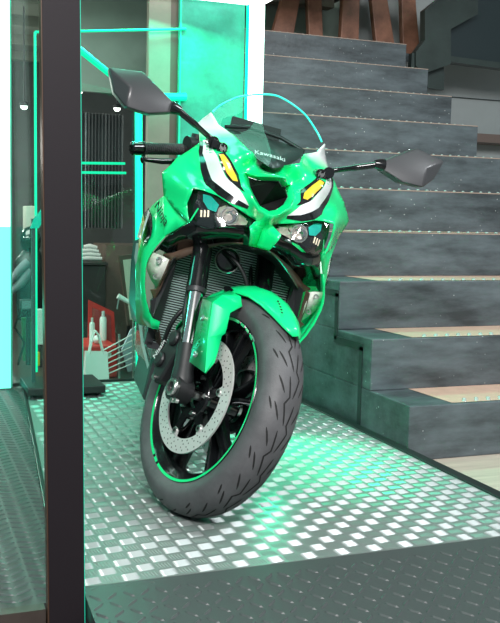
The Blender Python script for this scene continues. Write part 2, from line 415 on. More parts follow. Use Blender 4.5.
# ------------------------------------------------------------------ things behind the glass
def disk(mb,c,r,h,n=20,mi=0):
    mb.tube([(c[0],c[1],c[2]),(c[0],c[1],c[2]+h)],r,n,mi)
for (x,y,lb) in [(80,90,'small round ceiling spotlight just right of the black post'),(117,108,'round ceiling spotlight below the left mirror'),(163,66,'round ceiling spotlight above the handlebar by the tan pillar'),(24,106,'round ceiling spotlight left of the black post')]:
    p=at_v(x,y,4.2)
    o=thing('spotlight',lb,'light',p,group='ceiling spotlights'); 
    b=MB(); b.lathe([(0,.0),(0,.03),(.02,.032),(.03,.02)],16); b.xf(lambda q:(q[0],q[2],q[1])); b.build('lamp_housing',M_blackm,o,smooth=40)
    b=MB(); b.lathe([(-.002,.026),(-.004,0.001)],16); b.xf(lambda q:(q[0],q[1],q[2])); b.build('bulb',mat('warm_bulb',(1,1,1),.5,emit=(1,.95,.85),es=6),o)
    b=MB(); b.tube([(0,0,.02),(0,0,2.28-p[2])],.006,8); b.build('rod',M_blackm,o)
def teal_glow_lines(label,segs,v,w,m,depth=.03):
    o=thing('teal_glow_lines',label,'light',at_v(*segs[0][0],v),group='teal light frames')
    for (p,q) in segs:
        P=Vector(at_v(*p,v)); Q=Vector(at_v(*q,v))
        b=MB(); b.tube([P-o.location,Q-o.location],w,8); b.build('led_tube',m,o)
    return o
teal_glow_lines('reflection of a thin teal light frame built as tubes, upright just left of the black post',[((35,32),(36.5,372)),((35,32),(186,29))],VB+.018,.0055,M_ledt)  # a reflection in the glass, modelled as glowing tubes
VL=VB+.008
o=teal_glow_lines('reflection of a broad teal light frame built as tubes, upright behind the left handlebar grip',[((138.5,101),(139.5,381)),((138.5,97),(186,97))],VL,.0175,M_ledt2)  # glass reflection in front of the pillar, drawn with emissive tubes
P0=Vector(at_v(138.5,97,VL)); P1=Vector(at_v(74,45,1.0))
b=MB(); b.tube([P0-o.location,P1-o.location],.014,8); b.build('led_tube',M_ledt,o)
teal_glow_lines('two short teal shelf lights right of the black post',[((80,163),(125,163.5)),((80,172.5),(126,173))],3.9,.009,M_ledt)
# dark ribbed metal curtain
p0=at_v(76,112,4.3); p1=at_v(123,250,4.3)
b=MB(); n=60; vs=[]; 
for k in range(n+1):
    x=p0[0]+(p1[0]-p0[0])*k/n; yy=4.3+.03*math.sin(k*1.5)
    vs += [(x,yy,.7),(x,yy,p0[2])]
b.add(vs,[(2*k,2*k+2,2*k+3,2*k+1) for k in range(n)])
tag(b.build('ribbed_curtain',M_curtain,smooth=60),'dark ribbed metallic curtain hanging behind the glass right of the black post','curtain')
# dark counter with towel on it
V3=2.9
c0=at_v(76,262,V3); c1=at_v(106,262,V3); 
b=MB(); b.bx((c0[0]-.10,V3,0),(c1[0],V3+.5,c0[2]-.02),0); b.bx((c0[0]-.12,V3-.02,c0[2]-.02),(c1[0]+.01,V3+.52,c0[2]),0)
o=b.build('counter',mat('dark_counter',(.018,.016,.014),.4),bevel=.004); tag(o,'dark counter beside the black post carrying a folded towel','counter')
ctop=c0[2]
b=MB(); tx=(c0[0]+c1[0])/2+.01
for k in range(4):
    b.tube([(tx-.06+.008*k,V3+.1,ctop+.016+k*.024),(tx+.0,V3+.1,ctop+.02+k*.024),(tx+.075-.01*k,V3+.1,ctop+.016+k*.022)],[.012,.017,.013],10)
tag(b.build('folded_towel',mat('white_cloth',(.62,.58,.56),.9),smooth=80),'folded white towel lying on the dark counter','towel')
b=MB(); b.bx((c1[0]+.02,V3+.1,0),(c1[0]+.42,V3+.5,.62)); 
tag(b.build('brown_cabinet',mat('brown_cabinet_wood',(.10,.065,.05),.5,noise_amt=.4)),'low brown wooden cabinet behind the red tool box','cabinet')
# framed picture
V4=2.1
fr=thing('framed_picture','cream picture in a dark brown frame leaning behind the motorcycle','picture',at_v(130,322,V4))
ou=[(119,256),(150,252),(152,322),(128,326)]; 
b=MB(); b.prism([Vector(at_v(x,y,V4))-fr.location for x,y in ou],(0,.03,0)); b.build('frame',M_brownw,fr)
b=MB(); b.prism([Vector(at_v(x,y,V4-.003))-fr.location for x,y in [(123,260),(147,257),(148,317),(130,320)]],(0,.003,0)); b.build('picture',mat('cream_card',(.55,.52,.42),.7),fr)
lg=MB(); lg.tube([(0,.02,0),(0,.1,-fr.location.z+.0)],.01,8); lg.build('leg',M_blackm,fr)
# red tool box with open lid
V5=1.82
def P5(x,y,v=V5): return Vector(at_v(x,y,v))
q=P5(84,382); zb=0.0
red=mat('red_box_paint',(.55,.035,.03),.4)
tb=thing('tool_box','red open tool box standing on the floor behind the glass','tool box',(0,0,0))
a0=P5(78,384); a1=P5(117,384); zt=P5(100,346).z
b=MB(); b.bx((a0.x,V5,0),(a1.x,V5+.32,zt)); b.build('box_body',red,tb,bevel=.006)
b=MB(); b.prism([P5(89,300,V5+.3),P5(114,312,V5+.3),P5(116,347,V5+.3),P5(88,345,V5+.3)],(0,.02,0)); b.build('lid',red,tb)
b=MB(); b.prism([P5(92,307,V5+.296),P5(111,316,V5+.296),P5(112,343,V5+.296),P5(92,342,V5+.296)],(0,.003,0)); b.build('lid_lining',mat('dark_red',(.28,.03,.03),.6),tb)
b=MB(); b.box(((a0.x+a1.x)/2+.03,V5-.008,zt*.72),(.07,.012,.02)); b.build('latch',M_steel,tb)
wht=mat('white_plastic',(.75,.74,.72),.45)
def can(px,pyb,pyt,r,label,v):
    p0=P5(px,pyb,v); h=P5(px,pyt,v).z-p0.z; z0=zt+.001
    o=thing('spray_can',label,'can',(p0.x,v,z0),group='spray cans in the tool box')
    b=MB(); b.lathe([(0,.001),(0,r),(h*.72,r),(h*.8,r*.8),(h*.82,.001)],20); b.xf(lambda q:(q[0],q[2],q[1])); b.build('can_body',wht,o,smooth=40)
    b=MB(); b.lathe([(h*.82,.001),(h*.82,r*.5),(h,r*.45),(h,.001)],16); b.xf(lambda q:(q[0],q[2],q[1])); b.build('cap',mat('grey_cap',(.5,.5,.5),.5),o,smooth=40)
can(103,345,316,.018,'tallest white spray can in the red tool box under its lid',V5+.2)
can(92,346,322,.014,'shorter white spray can left of the tall one in the red tool box',V5+.15)
p=P5(97,338,V5+.08)
b=MB(); b.lathe([(-.022+.044*k/10,max(.001,.022*math.sin(math.pi*k/10))) for k in range(11)],20); b.xf(lambda q:(q[0]+p.x,q[1]+p.y,q[2]+zt+.022))
tag(b.build('white_ball',wht,smooth=80),'round white ball lying at the front of the red tool box','ball')
# white shopping bag
bg=thing('white_bag','white paper carrier bag with handles in front of the red tool box','bag',(P5(96,384,1.70).x,1.70,0))
w=.058
b=MB(); b.add([(-w,-.03,.0),(w,-.03,.0),(w,.03,.0),(-w,.03,.0),(-w*.9,-.015,.155),(w*.88,-.015,.15),(w*.88,.015,.15),(-w*.9,.015,.155)],[(0,3,2,1),(0,1,5,4),(1,2,6,5),(2,3,7,6),(3,0,4,7)]); b.build('bag_body',mat('white_paper',(.78,.76,.74),.8),bg,solid=.002)
for yy in (-.016,.016):
    b=MB(); b.tube([(-.035,yy,.14),(-.02,yy,.23),(-.005,yy,.255),(.012,yy,.23),(.035,yy,.14)],.004,8); b.build('bag_handle',mat('white_paper',(.8,.8,.8),.8),bg,smooth=60)
# wire rack of white rods with tools
V6=1.75
rk=thing('wire_rack','wire rack of slanting white rods between the red tool box and the motorcycle','rack',(P5(118,370,V6).x,V6,0))
b=MB()
for k in range(6):
    s=P5(100,352+k*5,V6)-rk.location; e=P5(141,330+k*6.0,V6)-rk.location
    b.tube([s,e],.0035,6)
b.build('rods',wht,rk)
b=MB(); b.tube([P5(119,334,V6+.01)-rk.location,P5(119,384,V6+.01)-rk.location],.006,8); b.tube([P5(136,330,V6+.01)-rk.location,P5(136,384,V6+.01)-rk.location],.006,8); b.build('upright',M_steel,rk)
ha=thing('hand_tool','white handled tool lying above the wire rack near the fairing','tool',P5(128,300,1.72))
b=MB(); b.tube([P5(118,296,1.72)-ha.location,P5(127,301,1.72)-ha.location,P5(139,306,1.72)-ha.location],[.014,.011,.017],10); b.build('handle',wht,ha,smooth=60)
b=MB(); b.tube([P5(119,297,1.72)-ha.location,P5(117,309,1.72)-ha.location],.004,8); b.build('shaft',M_steel,ha)
b=MB(); b.tube([P5(133,304,1.74)-ha.location,P5(133,384,1.74)-ha.location],.004,8); b.build('stand',M_steel,ha)
cl=MB(); cl.prism([P5(122,350,1.9),P5(131,330,1.9),P5(143,322,1.9),P5(146,368,1.9),P5(128,372,1.9)],(0,.02,0))
tag(cl.build('pale_blue_cloth',mat('pale_blue',(.45,.55,.6),.8)),'pale blue cloth hanging behind the wire rack','cloth')
# ---- left of the post
V7=2.6
def P7(x,y,v=V7): return Vector(at_v(x,y,v))
def solid(name,px,v,th,m,label,cat,group=None,bev=.004):
    b=MB(); b.prism([P7(x,y,v) for x,y in px],(0,th,0)); o=b.build(name,m,bevel=bev); return tag(o,label,cat,group)
solid('white_box',[(26,206),(37,206),(37,238),(26,238)],V7+.3,.15,mat('cream_box',(.6,.56,.48),.7),'cream box on a post above the black helmet left of the black post','box')
p=P7(31,238,V7+.3); b=MB(); b.bx((p.x-.012,V7+.36,0),(p.x+.012,V7+.385,p.z+.0)); b.build('pole',M_blackm,bpy.data.objects['white_box'])
mn=thing('mannequin','black helmeted mannequin in a black and grey riding jacket left of the post','mannequin',(P7(30,380).x,V7,0))
hp=P7(31,240)-mn.location
def ell(mb,c,r,n=14,mi=0):
    st=len(mb.v); mb.lathe([(-1+2*k/10,max(.001,math.sqrt(max(0,1-(-1+2*k/10)**2)))) for k in range(11)],n,mi)
    for i in range(st,len(mb.v)):
        x,y,z=mb.v[i]; mb.v[i]=(c[0]+x*r[0],c[1]+z*r[1],c[2]+y*r[2])
b=MB(); ell(b,hp,(.06,.07,.08)); b.build('helmet',M_blackg,mn,smooth=60)
b=MB(); ell(b,hp+Vector((-.01,-.045,.01)),(.04,.035,.022)); b.build('visor',mat('dark_visor',(.02,.02,.025),.08,coat=1),mn,smooth=60)
b=MB(); tz=P7(31,252).z
b.tube([Vector((hp.x,0,tz+.02)),Vector((hp.x,0,tz-.06)),Vector((hp.x,0,tz-.2)),Vector((hp.x,0,tz-.38))],[.035,.10,.09,.075],16); b.build('jacket',M_blackm,mn,smooth=60)
for px in ([(29,262),(20,270),(10,282)],[(31,270),(21,283),(12,291)]):
    b=MB(); b.tube([P7(x,y,V7-.08)-mn.location for x,y in px],[.03,.026,.018],12); b.build('sleeve',mat('grey_fabric',(.16,.18,.2),.7),mn,smooth=60)
b=MB(); b.tube([Vector((hp.x,0,tz-.36)),Vector((hp.x,0,0))],.02,10); b.build('stand',M_blackm,mn)
# camera-like device on a pole with cable
dv=thing('card_terminal','dark device with a cable on a black pole left of the post','device',P7(28,305,2.3))
b=MB(); b.box((0,0,0),(.09,.05,.06)); b.build('device_body',M_dark,dv,bevel=.006)
b=MB(); b.box((0,-.027,.004),(.07,.004,.04)); b.build('screen',mat('grey_screen',(.2,.22,.24),.2),dv)
b=MB(); b.tube([(0,0,-.03),(0,0,-dv.location.z)],.012,10); b.build('pole',M_blackm,dv)
b=MB(); b.tube([(-.04,0,-.02),(-.07,.0,-.12),(-.02,-.02,-.2),(-.05,0,-.3),(-.06,0,-.42)],.006,8); b.build('cable',M_blackm,dv,smooth=60)
solid('green_board',[(22,318),(34,318),(34,376),(24,376)],2.42,.04,mat('dark_green_board',(.02,.13,.03),.5),'dark green board standing behind the device left of the post','board')
solid('white_board',[(37.5,309),(46,309),(46,345),(37.5,345)],2.2,.02,mat('white_card',(.7,.72,.7),.6),'white card on a thin rod beside the reflected light frame left of the post','card')
p=P7(41,345,2.2); b=MB(); b.bx((p.x-.008,2.202,0),(p.x+.008,2.218,p.z+.02)); b.build('rod',M_blackm,bpy.data.objects['white_board'])
solid('yellow_tag',[(36.5,352),(40,352),(40,366),(36.5,366)],2.15,.02,M_yellow,'small yellow tag at the foot of the thin reflected light frame left of the post','tag')
solid('leaning_panel',[(6,200),(12,203),(13,262),(9,390),(4,390)],2.85,.04,mat('dark_teal_panel',(.02,.07,.06),.4),'dark teal upright panel behind the glowing left column','panel')
# display stand: black base with feet and slender pole
ds=thing('display_stand','black square floor stand with slender pole behind the post on the platform','stand',(-.965,1.24,ZP))
b=MB(); b.bx((-.16,-.13,.018),(.16,.15,.05)); b.build('base',M_blackm,ds,bevel=.004)
pz=Vector(at_v(36,372,1.26)); 
b=MB(); b.bx((-.127,.01,.05),(-.111,.026,.74)); b.build('pole',mat('dark_teal_pole',(.03,.07,.07),.4),ds)
for sx in (-.14,.14):
    for sy in (-.11,.13):
        b=MB(); b.tube([(sx,sy,.0022),(sx,sy,.006),(sx,sy,.008),(sx,sy,.019)],[.018,.016,.006,.006],12); b.build('foot',M_dark,ds)
b=MB(); b.prism([(-.135,.0,.70),(-.10,0,.70),(-.06,0,.76),(-.08,0,.79),(-.12,0,.74)],(0,.012,0)); b.build('bracket',M_tealm,ds)
# ================================================================== THE MOTORCYCLE
# bike frame: x forward, y to the rider's right, z up along the lean; origin on the platform below the front axle
def axes(yaw, lean):
    h=np.array([math.sin(yaw),-math.cos(yaw),0]); r0=np.array([-math.cos(yaw),-math.sin(yaw),0]); up=np.array([0,0,1.])
    return h, r0*math.cos(lean)+up*math.sin(lean), up*math.cos(lean)-r0*math.sin(lean)
BH,BR,BU = axes(math.radians(-8.8933), math.radians(12.4614))      # heading, rider's right, up (leaning on its side stand)
B0 = np.array([-.8808,-.4099,ZP])
BM = np.stack([BH,BR,BU],1)
WC = np.array([-.8321,-.4179,.3279+.0005]); WH,WR,WU = axes(.2307,.3946)  # front wheel, steered to the left
WM = np.stack([WH,WR,WU],1)
CB=(CAM-B0)@BM; CW=(CAM-WC)@WM
def b_at(p,axis,val):
    d=ray(*p)@BM; return CB+d*((val-CB[axis])/d[axis])
def w_at(p,y):
    d=ray(*p)@WM; return CW+d*((y-CW[1])/d[1])
def w2b(q): return (WC+WM@np.array(q,float)-B0)@BM
def L(q): return (q[0],-q[1],q[2])             # bike frame -> object space of the motorcycle
def LW(q): return L(w2b(q))
moto=empty('motorcycle')
moto.matrix_world=Matrix(((BH[0],-BR[0],BU[0],B0[0]),(BH[1],-BR[1],BU[1],B0[1]),(BH[2],-BR[2],BU[2],B0[2]),(0,0,0,1)))
tag(moto,'bright green sport motorcycle with black wheels leaning on the tread plate platform','motorcycle')
def Bb(mb,name,m,parent=None,**k): return mb.xf(L).build(name,m,parent or moto,**k)
def Wb(mb,name,m,parent=None,**k): return mb.xf(LW).build(name,m,parent or moto,**k)
def mirror(mb):
    o=MB(); o.v=[(x,-y,z) for x,y,z in mb.v]; o.f=[f[::-1] for f in mb.f]; o.m=list(mb.m); o.c=dict(mb.c); return o
def both(mb,name,m,parent=None,**k):
    l=mirror(mb); return [Bb(mb,name,m,parent,**k), Bb(l,name,m,parent,**k)]

# ---------------------------------------------------------------- front fairing surface x = F(y,z) through triangulated points
ANCH=np.array([(0,.912,-.015),(0,.893,-.03),(0,.786,0),(0,.75,.006),(0,.709,-.008),(.06,.892,-.062),(.031,.782,.004),(.0265,.774,.012),(.033,.752,-.003),(.022,.709,-.018),
 (.064,.948,-.095),(.105,.987,-.165),(.14,1.012,-.205),(.170,1.046,-.248),(.195,1.023,-.275),(.14,.945,-.112),(.145,.925,-.098),(.091,.862,-.035),
 (.176,.843,-.072),(.194,.821,-.068),(.189,.735,-.045),(.273,.841,-.170),(.255,.785,-.165),(.196,.944,-.16),(.195,.911,-.125),(.143,.723,-.0),(.255,.66,-.17),(.235,.6,-.17)])
def make_F(A,ridge=.006):
    Y,Z,X=A.T
    Y=np.concatenate([Y,-Y]);Z=np.concatenate([Z,Z]);X=np.concatenate([X,X])
    k=Y+Z*1000; _,i=np.unique(np.round(k,5),return_index=True); Y,Z,X=Y[i],Z[i],X[i]
    n=len(Y); d=np.sqrt((Y[:,None]-Y)**2+(Z[:,None]-Z)**2+.0004)
    P=np.stack([np.ones(n),Y,Z],1)
    K=np.block([[-d-np.eye(n)*ridge,P],[P.T,np.zeros((3,3))]])
    w=np.linalg.solve(K,np.concatenate([X,np.zeros(3)]))
    def F(y,z): return float(-np.sqrt((Y-y)**2+(Z-z)**2+.0004)@w[:n]+w[n]+w[n+1]*y+w[n+2]*z)
    return F
F=make_F(ANCH)
def onF(p,off=0):
    x=-.1
    for _ in range(25): 
        q=b_at(p,0,x); x=.5*x+.5*(F(q[1],q[2])+off)
    return b_at(p,0,x)
def patch(contour,mid=(),hole=None,off=0,step=.018,col=None,push=0):
    """triangulated skin patch on the fairing surface bounded by measured points; mid = indices lying on the mid plane"""
    C=[]
    for i,p in enumerate(contour):
        q=b_at(p,1,0) if i in mid else onF(p,off)
        C.append((q[1],q[2]))
    # subdivide the outline
    D=[]
    for a,b in zip(C,C[1:]+C[:1]):
        n=max(1,int(math.hypot(b[0]-a[0],b[1]-a[1])/step))
        D+=[(a[0]+(b[0]-a[0])*k/n,a[1]+(b[1]-a[1])*k/n) for k in range(n)]
    ys=[d[0] for d in D]; zs=[d[1] for d in D]
    pts=[Vector(d) for d in D]; nb=len(pts)
    def inside(y,z):
        c=False
        for (y0,z0),(y1,z1) in zip(D,D[1:]+D[:1]):
            if (z0>z)!=(z1>z) and y<(y1-y0)*(z-z0)/(z1-z0)+y0: c=not c
        return c
    y=min(ys)
    while y<max(ys):
        z=min(zs)
        while z<max(zs):
            if inside(y,z) and min(math.hypot(y-a,z-b) for a,b in D)>step*.5: pts.append(Vector((y,z)))
            z+=step
        y+=step
    vs,es,fs,*_=delaunay_2d_cdt(pts,[],[list(range(nb))],1,1e-5)
    mb=MB(); mb.add([(F(v.x,v.y)+off,v.x,v.y) for v in vs],[tuple(f) for f in fs])
    if col:
        for i,v in enumerate(vs): mb.c[i]=col(v.x,v.y)
    return mb
def lerp(a,b,t): t=max(0,min(1,t)); return tuple(x+(y-x)*t for x,y in zip(a,b))

cowl=[(277,171),(270.5,167.5),(266,164.6),(256,157.5),(248.4,150),(240,141.5),(234,135),(226,130),(218.7,125),(215,118.5),(211,112.5),(204,118),(198,123),(199,132),(199.5,143),
      (190,150),(176,159),(171,165),(162,173),(163,185),(164,196),(175,209),(188.7,221.7),(187.5,212),(187,203),(193,188),(204,190.5),(217,195.5),(233,206),(257,220.5),(249.5,227),(248.8,245.7),(257.5,247.5),
      (263,232),(265.5,219),(264.8,215.5),(259.5,209),(253.5,198.5),(247,185),(244.5,172.5),(257,176.8),(269,179.8)]
midi={0,32,33,34,35,41}
def cowl_col(y,z):
    # white tips beside the screen fade into green
    t=(z-.975-(.14-y)*.25)/.035
    return lerp(GREEN,WHITE,t)
pc=patch(cowl,midi,step=.008,col=cowl_col)
both(pc,'front_cowl',M_paint,smooth=55,solid=.003)
# graphics
both(patch([(203,140),(208,139.5),(214,151),(220,163),(226,177),(239.5,189.5),(249,206),(236,198.5),(224,189.5),(212,180),(207.5,168),(202.5,153)],off=.0035,step=.008),'white_panel',M_white,smooth=30)
both(patch([(199.7,141),(203,140),(202.5,153),(207.5,168),(212,180),(224,189.5),(236,198.5),(249,206),(247.5,209),(232,203.5),(218,195),(205.5,184.5),(200.5,169),(198.5,151)],off=.0035,step=.008),'black_line',M_blackg,smooth=30)
both(patch([(219,154.5),(223.5,154),(230,163),(236,175),(238,181.5),(233,180.5),(227,173),(222.5,163)],off=.0060,step=.008),'yellow_stripe',M_yellow,smooth=30)
both(patch([(217,153.5),(225,152.5),(232,162),(238.5,174),(241,186),(245,192),(238,187.5),(229,180),(222,167)],off=.0048,step=.008),'black_stripe',M_blackg,smooth=30)
# ---------------------------------------------------------------- ram air intake
def midp(p): return b_at(p,1,0)
rim=[(269,179.8),(257,176.8),(244.5,172.5),(247,185),(253.5,198.5),(259.5,209),(264.8,215.5)]
R3=[midp(p) if i in(0,6) else onF(p) for i,p in enumerate(rim)]
R3=[np.array([F(q[1],q[2]),q[1],q[2]]) for q in R3]
full=R3+[np.array([q[0],-q[1],q[2]]) for q in R3[-2:0:-1]]
cen=sum(full)/len(full)
inn=[cen+(q-cen)*.80+np.array([-.022,0,0]) for q in full]
mb=MB(); n=len(full); mb.add(full+inn,[(i,(i+1)%n,n+(i+1)%n,n+i) for i in range(n)]); intake=Bb(mb,'air_intake',M_green,smooth=30)
mb=MB(); 
back=[q+np.array([-.004,0,0]) for q in inn]; mb.add(back,[tuple(range(n))])
# honeycomb ribs inside the opening
def in_poly(y,z,poly):
    c=False
    for a,b in zip(poly,poly[1:]+poly[:1]):
        if (a[2]>z)!=(b[2]>z) and y<(b[1]-a[1])*(z-a[2])/(b[2]-a[2])+a[1]: c=not c
    return c
cx=cen[0]-.037
for i in range(-8,9):
    for j in range(-9,9):
        y=i*.009; z=cen[2]+j*.0078+(i%2)*.0039
        if in_poly(y,z,inn):
            xx=min(inn,key=lambda q:abs(q[1]-y)+abs(q[2]-z))[0]
            hexa=[(cx+.0,y+.0048*math.cos(a),z+.0048*math.sin(a)) for a in [k*math.pi/3 for k in range(6)]]
            hexi=[(cx+.002,y+.0036*math.cos(a),z+.0036*math.sin(a)) for a in [k*math.pi/3 for k in range(6)]]
            mb.add(hexa+hexi,[(k,(k+1)%6,6+(k+1)%6,6+k) for k in range(6)])
Bb(mb,'intake_mesh',mat('intake_black',(.004,.004,.004),.8,spec=.15),intake)
# ---------------------------------------------------------------- side fairings
def P3(lst): return [b_at(p,0,x) for p,x in lst]
front=[((164,196),-.168),((176,209),-.115),((188.5,221.7),-.06),((177,229),-.10),((165,236),-.14),((156,246),-.155),((150,254.5),-.165),((146.5,262),-.17),((145,270),-.172),((144.2,285),-.178),((145.5,300),-.185),((149,313),-.19),((152,319),-.19),((159.5,322),-.19),((158,329),-.195),((152,328),-.20)]
rear=[((137.5,323),-.40),((136,300),-.42),((136.5,280),-.42),((137.5,258),-.41),((143,228),-.36),((148,213),-.31),((152.5,206),-.28),((158,201),-.23)]
fr3=P3(front); re3=P3(rear)
# inner band 14 mm inside the front edge makes the raised lip
def side_panel():
    mb=MB(); poly=fr3+re3; n=len(poly)
    yz=[Vector((q[0]*1.0,q[2])) for q in poly]
    vs,es,fs,*_=delaunay_2d_cdt([Vector((q[0],q[2])) for q in poly],[],[list(range(n))],1,1e-6)
    mb.add([tuple(poly[i]) for i in range(n)],[tuple(f) for f in fs if max(f)<n]); return mb
sp=both(side_panel(),'side_fairing',M_green,smooth=22,solid=.004)
# front lip returning inwards
lip=fr3[4:16]
mb=MB(); li=[q+np.array([-.022,-.003,.0]) for q in lip]; m_=len(lip)
mb.add([tuple(q+np.array([.002,0,0])) for q in lip]+[tuple(q) for q in li],[(i,i+1,m_+i+1,m_+i) for i in range(m_-1)])
both(mb,'fairing_lip',M_green,smooth=40,solid=.003)
# graphics on the side fairing
def quadstrip(px,x,off=.005):
    pts=[b_at(p,0,xx) for p,xx in zip(px,x)]
    return [q+np.array([0,off,0]) for q in pts]
_sp=side_panel(); _tr=[[np.array(_sp.v[i]) for i in f] for f in _sp.f]
def on_panel(p):
    d=ray(*p)@BM; best=None
    for A,B_,C_ in _tr:
        n_=np.cross(B_-A,C_-A); dn=n_@d
        if abs(dn)<1e-9: continue
        t=(n_@(A-CB))/dn; q=CB+d*t
        u_=np.cross(B_-A,q-A)@n_; v_=np.cross(C_-B_,q-B_)@n_; w2=np.cross(A-C_,q-C_)@n_
        tol=-.02*(n_@n_)
        if u_>=tol and v_>=tol and w2>=tol and (best is None or t<best): best=t
    return None if best is None else CB+d*best
def decal(px,x,name,m,off=.005):
    D=[]
    for a,b in zip(px,px[1:]+px[:1]):
        n=max(1,int(math.hypot(b[0]-a[0],b[1]-a[1])/2)); D+=[(a[0]+(b[0]-a[0])*k/n,a[1]+(b[1]-a[1])*k/n) for k in range(n)]
    vs,es,fs,*_=delaunay_2d_cdt([Vector(p) for p in D],[],[list(range(len(D)))],1,1e-5)
    out=[on_panel((v.x,v.y)) for v in vs]
    fs=[f for f in fs if all(out[i] is not None for i in f)]
    keep=sorted({i for f in fs for i in f}); ix={i:k for k,i in enumerate(keep)}
    if not fs: return
    mb=MB(); mb.add([out[i]+np.array([.003,off+.005,0]) for i in keep],[tuple(ix[i] for i in f) for f in fs]); both(mb,name,m)
decal([(151.5,208.5),(155,217),(155.5,228),(154,236),(147.5,244.5),(145.5,240),(147.5,226),(148,213)],[-.275,-.235,-.225,-.222,-.255,-.30,-.30,-.30],'black_graphic',M_blackg,.004)
decal([(147.3,215),(149,222),(148,232),(144.5,247),(143,252),(142.5,246),(145.5,230),(146,220)],[-.32,-.30,-.29,-.27,-.27,-.33,-.33,-.33],'yellow_graphic',M_yellow,.008)
decal([(153,211),(154.5,214),(150,228),(146.5,240),(145,241),(148.5,226)],[-.262,-.25,-.26,-.27,-.28,-.28],'white_graphic',M_white,.009)
decal([(145,223),(146,230),(143,246),(141,262),(139.5,266),(138.2,258),(140.5,240)],[-.355,-.34,-.32,-.30,-.31,-.39,-.38],'white_graphic',M_white,.007)
a=b_at((158,206),0,-.215); b_=b_at((166,220),0,-.165)
# signature script
o=b_at((163.5,213.5),0,-.165); up_=Vector(L(b_at((166,203),0,-.175)))-Vector(L(b_at((161,224),0,-.165))); rt_=Vector(L(b_at((167,222),0,-.150)))-Vector(L(b_at((158,205),0,-.205)))
text_mesh('script_lettering','Ninja',.040,frame(Vector(L(o+np.array([.006,.008,0]))),rt_,Vector(L(b_at((168,209),0,-.15)))-Vector(L(b_at((160,216),0,-.19)))),M_texd,moto,shear=.3)
# rear layer of the fairing: dark teal grey
mid=[((141,238),-.46),((134.5,241),-.52),((131.5,262),-.54),((129.5,300),-.56),((132,318),-.56),((140,325),-.44),((140,300),-.45),((141,262),-.45)]
m3=P3(mid); mb=MB(); mb.add(m3,[tuple(range(len(m3)))]); both(mb,'rear_side_panel',mat('dark_teal_panel_paint',(.02,.10,.09),.3,coat=.4),solid=.004)
# lower belly fairing, glossy dark, with white and black edge lines
bel=[((140.5,324),-.46),((158.5,328),-.21),((162,345),-.25),((160,372),-.30),((152.5,380),-.36),((148,366),-.42)]
e3=P3(bel); mb=MB(); mb.add(e3,[tuple(range(len(e3)))])
bot=[e3[4],e3[3],np.array([-.42,.06,.13]),np.array([-.75,.07,.13]),np.array([-.8,.16,.28]),np.array([-.62,.205,.42]),e3[0],e3[5]]
mb.add(bot,[(0,1,2,3),(0,3,4,7),(7,4,5,6)])
both(mb,'belly_fairing',M_brown,solid=.003)
mb=MB(); mb.add([q+np.array([.0,.006,0]) for q in P3([((140.5,325),-.45),((143.5,326),-.42),((146,344),-.42),((152.5,372),-.36),((150.5,374),-.38),((143,345),-.45)])],[tuple(range(6))]); both(mb,'white_graphic',M_white)
# main body side (mid fairing) towards the tail
mb=MB()
secA=[(-.28,.25,.79),(-.42,.25,.62),(-.44,.21,.42)]
mb.add([(-.28,.262,.755),(-.42,.268,.62),(-.42,.22,.42),(-.72,.20,.38),(-.70,.235,.62),(-.50,.22,.78)],[(0,1,4,5),(1,2,3,4)])
both(mb,'mid_fairing',M_green,smooth=30,solid=.004)
# ---------------------------------------------------------------- headlights
hl=[(193,188.5),(204,191),(217,196),(233,206.5),(257,221),(249,227),(236,227.5),(223,226.5),(210,229.3),(199,226),(190,222),(187.5,212),(187,203)]
HB=patch(hl,off=-.028,step=.02); hs=both(HB,'headlight',M_blackg,smooth=30)
lens=patch([(197,191.5),(204,192),(217,197),(233,207.5),(255,221),(247,226),(223,225.5),(210,228),(197,224),(198,207)],off=-.004,step=.02)
refl=patch([(219,207),(226,204.5),(235,210),(249,220.5),(246,225),(232,225),(221,223),(217,215)],off=-.024,step=.012)
for i in range(len(refl.v)):
    x,y,z=refl.v[i]; refl.v[i]=(x+.006*math.sin(y*190)*math.cos(z*240),y,z)
teal=patch([(203,194),(211,196),(219,205),(216,212),(208,209),(203,201)],off=-.022,step=.012)
bars=[patch([(x,210),(x+1.8,210.3),(x+1.5,217),(x-.3,217)],off=-.02,step=.02) for x in (200.5,204,207.5)]
brace=patch([(197.6,208),(199,208.5),(191,221),(189.5,220.5)],off=-.006,step=.02)
ring=MB(); c=onF((229,216),-.015); ring.xf(lambda q:q)
ring.lathe([(-.004,.0215),(.004,.0235),(.004,.0205),(-.004,.0185)],28,closed=True); ring.xf(lambda q:(q[1]+c[0],q[0]+c[1],q[2]+c[2]))
bowl=MB(); bowl.lathe([(-.012,.002),(-.009,.009),(-.003,.0150),(.003,.0190)],24); bowl.xf(lambda q:(q[1]+c[0],q[0]+c[1],q[2]+c[2]))
for side in (0,1):
    f_=(lambda m: mirror(mirror(m))) if side==0 else mirror
    h=hs[side]
    Bb(f_(refl),'reflector',M_refl,h,smooth=50); Bb(f_(teal),'reflector',M_tealm,h,smooth=30)
    for br_ in bars: Bb(f_(br_),'light_bar',M_warm,h)
    Bb(f_(brace),'brace',M_green,h)
    Bb(f_(bowl),'projector',M_chrome,h,smooth=40); Bb(f_(ring),'projector_ring',M_steel,h,smooth=40)
    Bb(f_(lens),'lens_cover',M_lens,h,smooth=40)
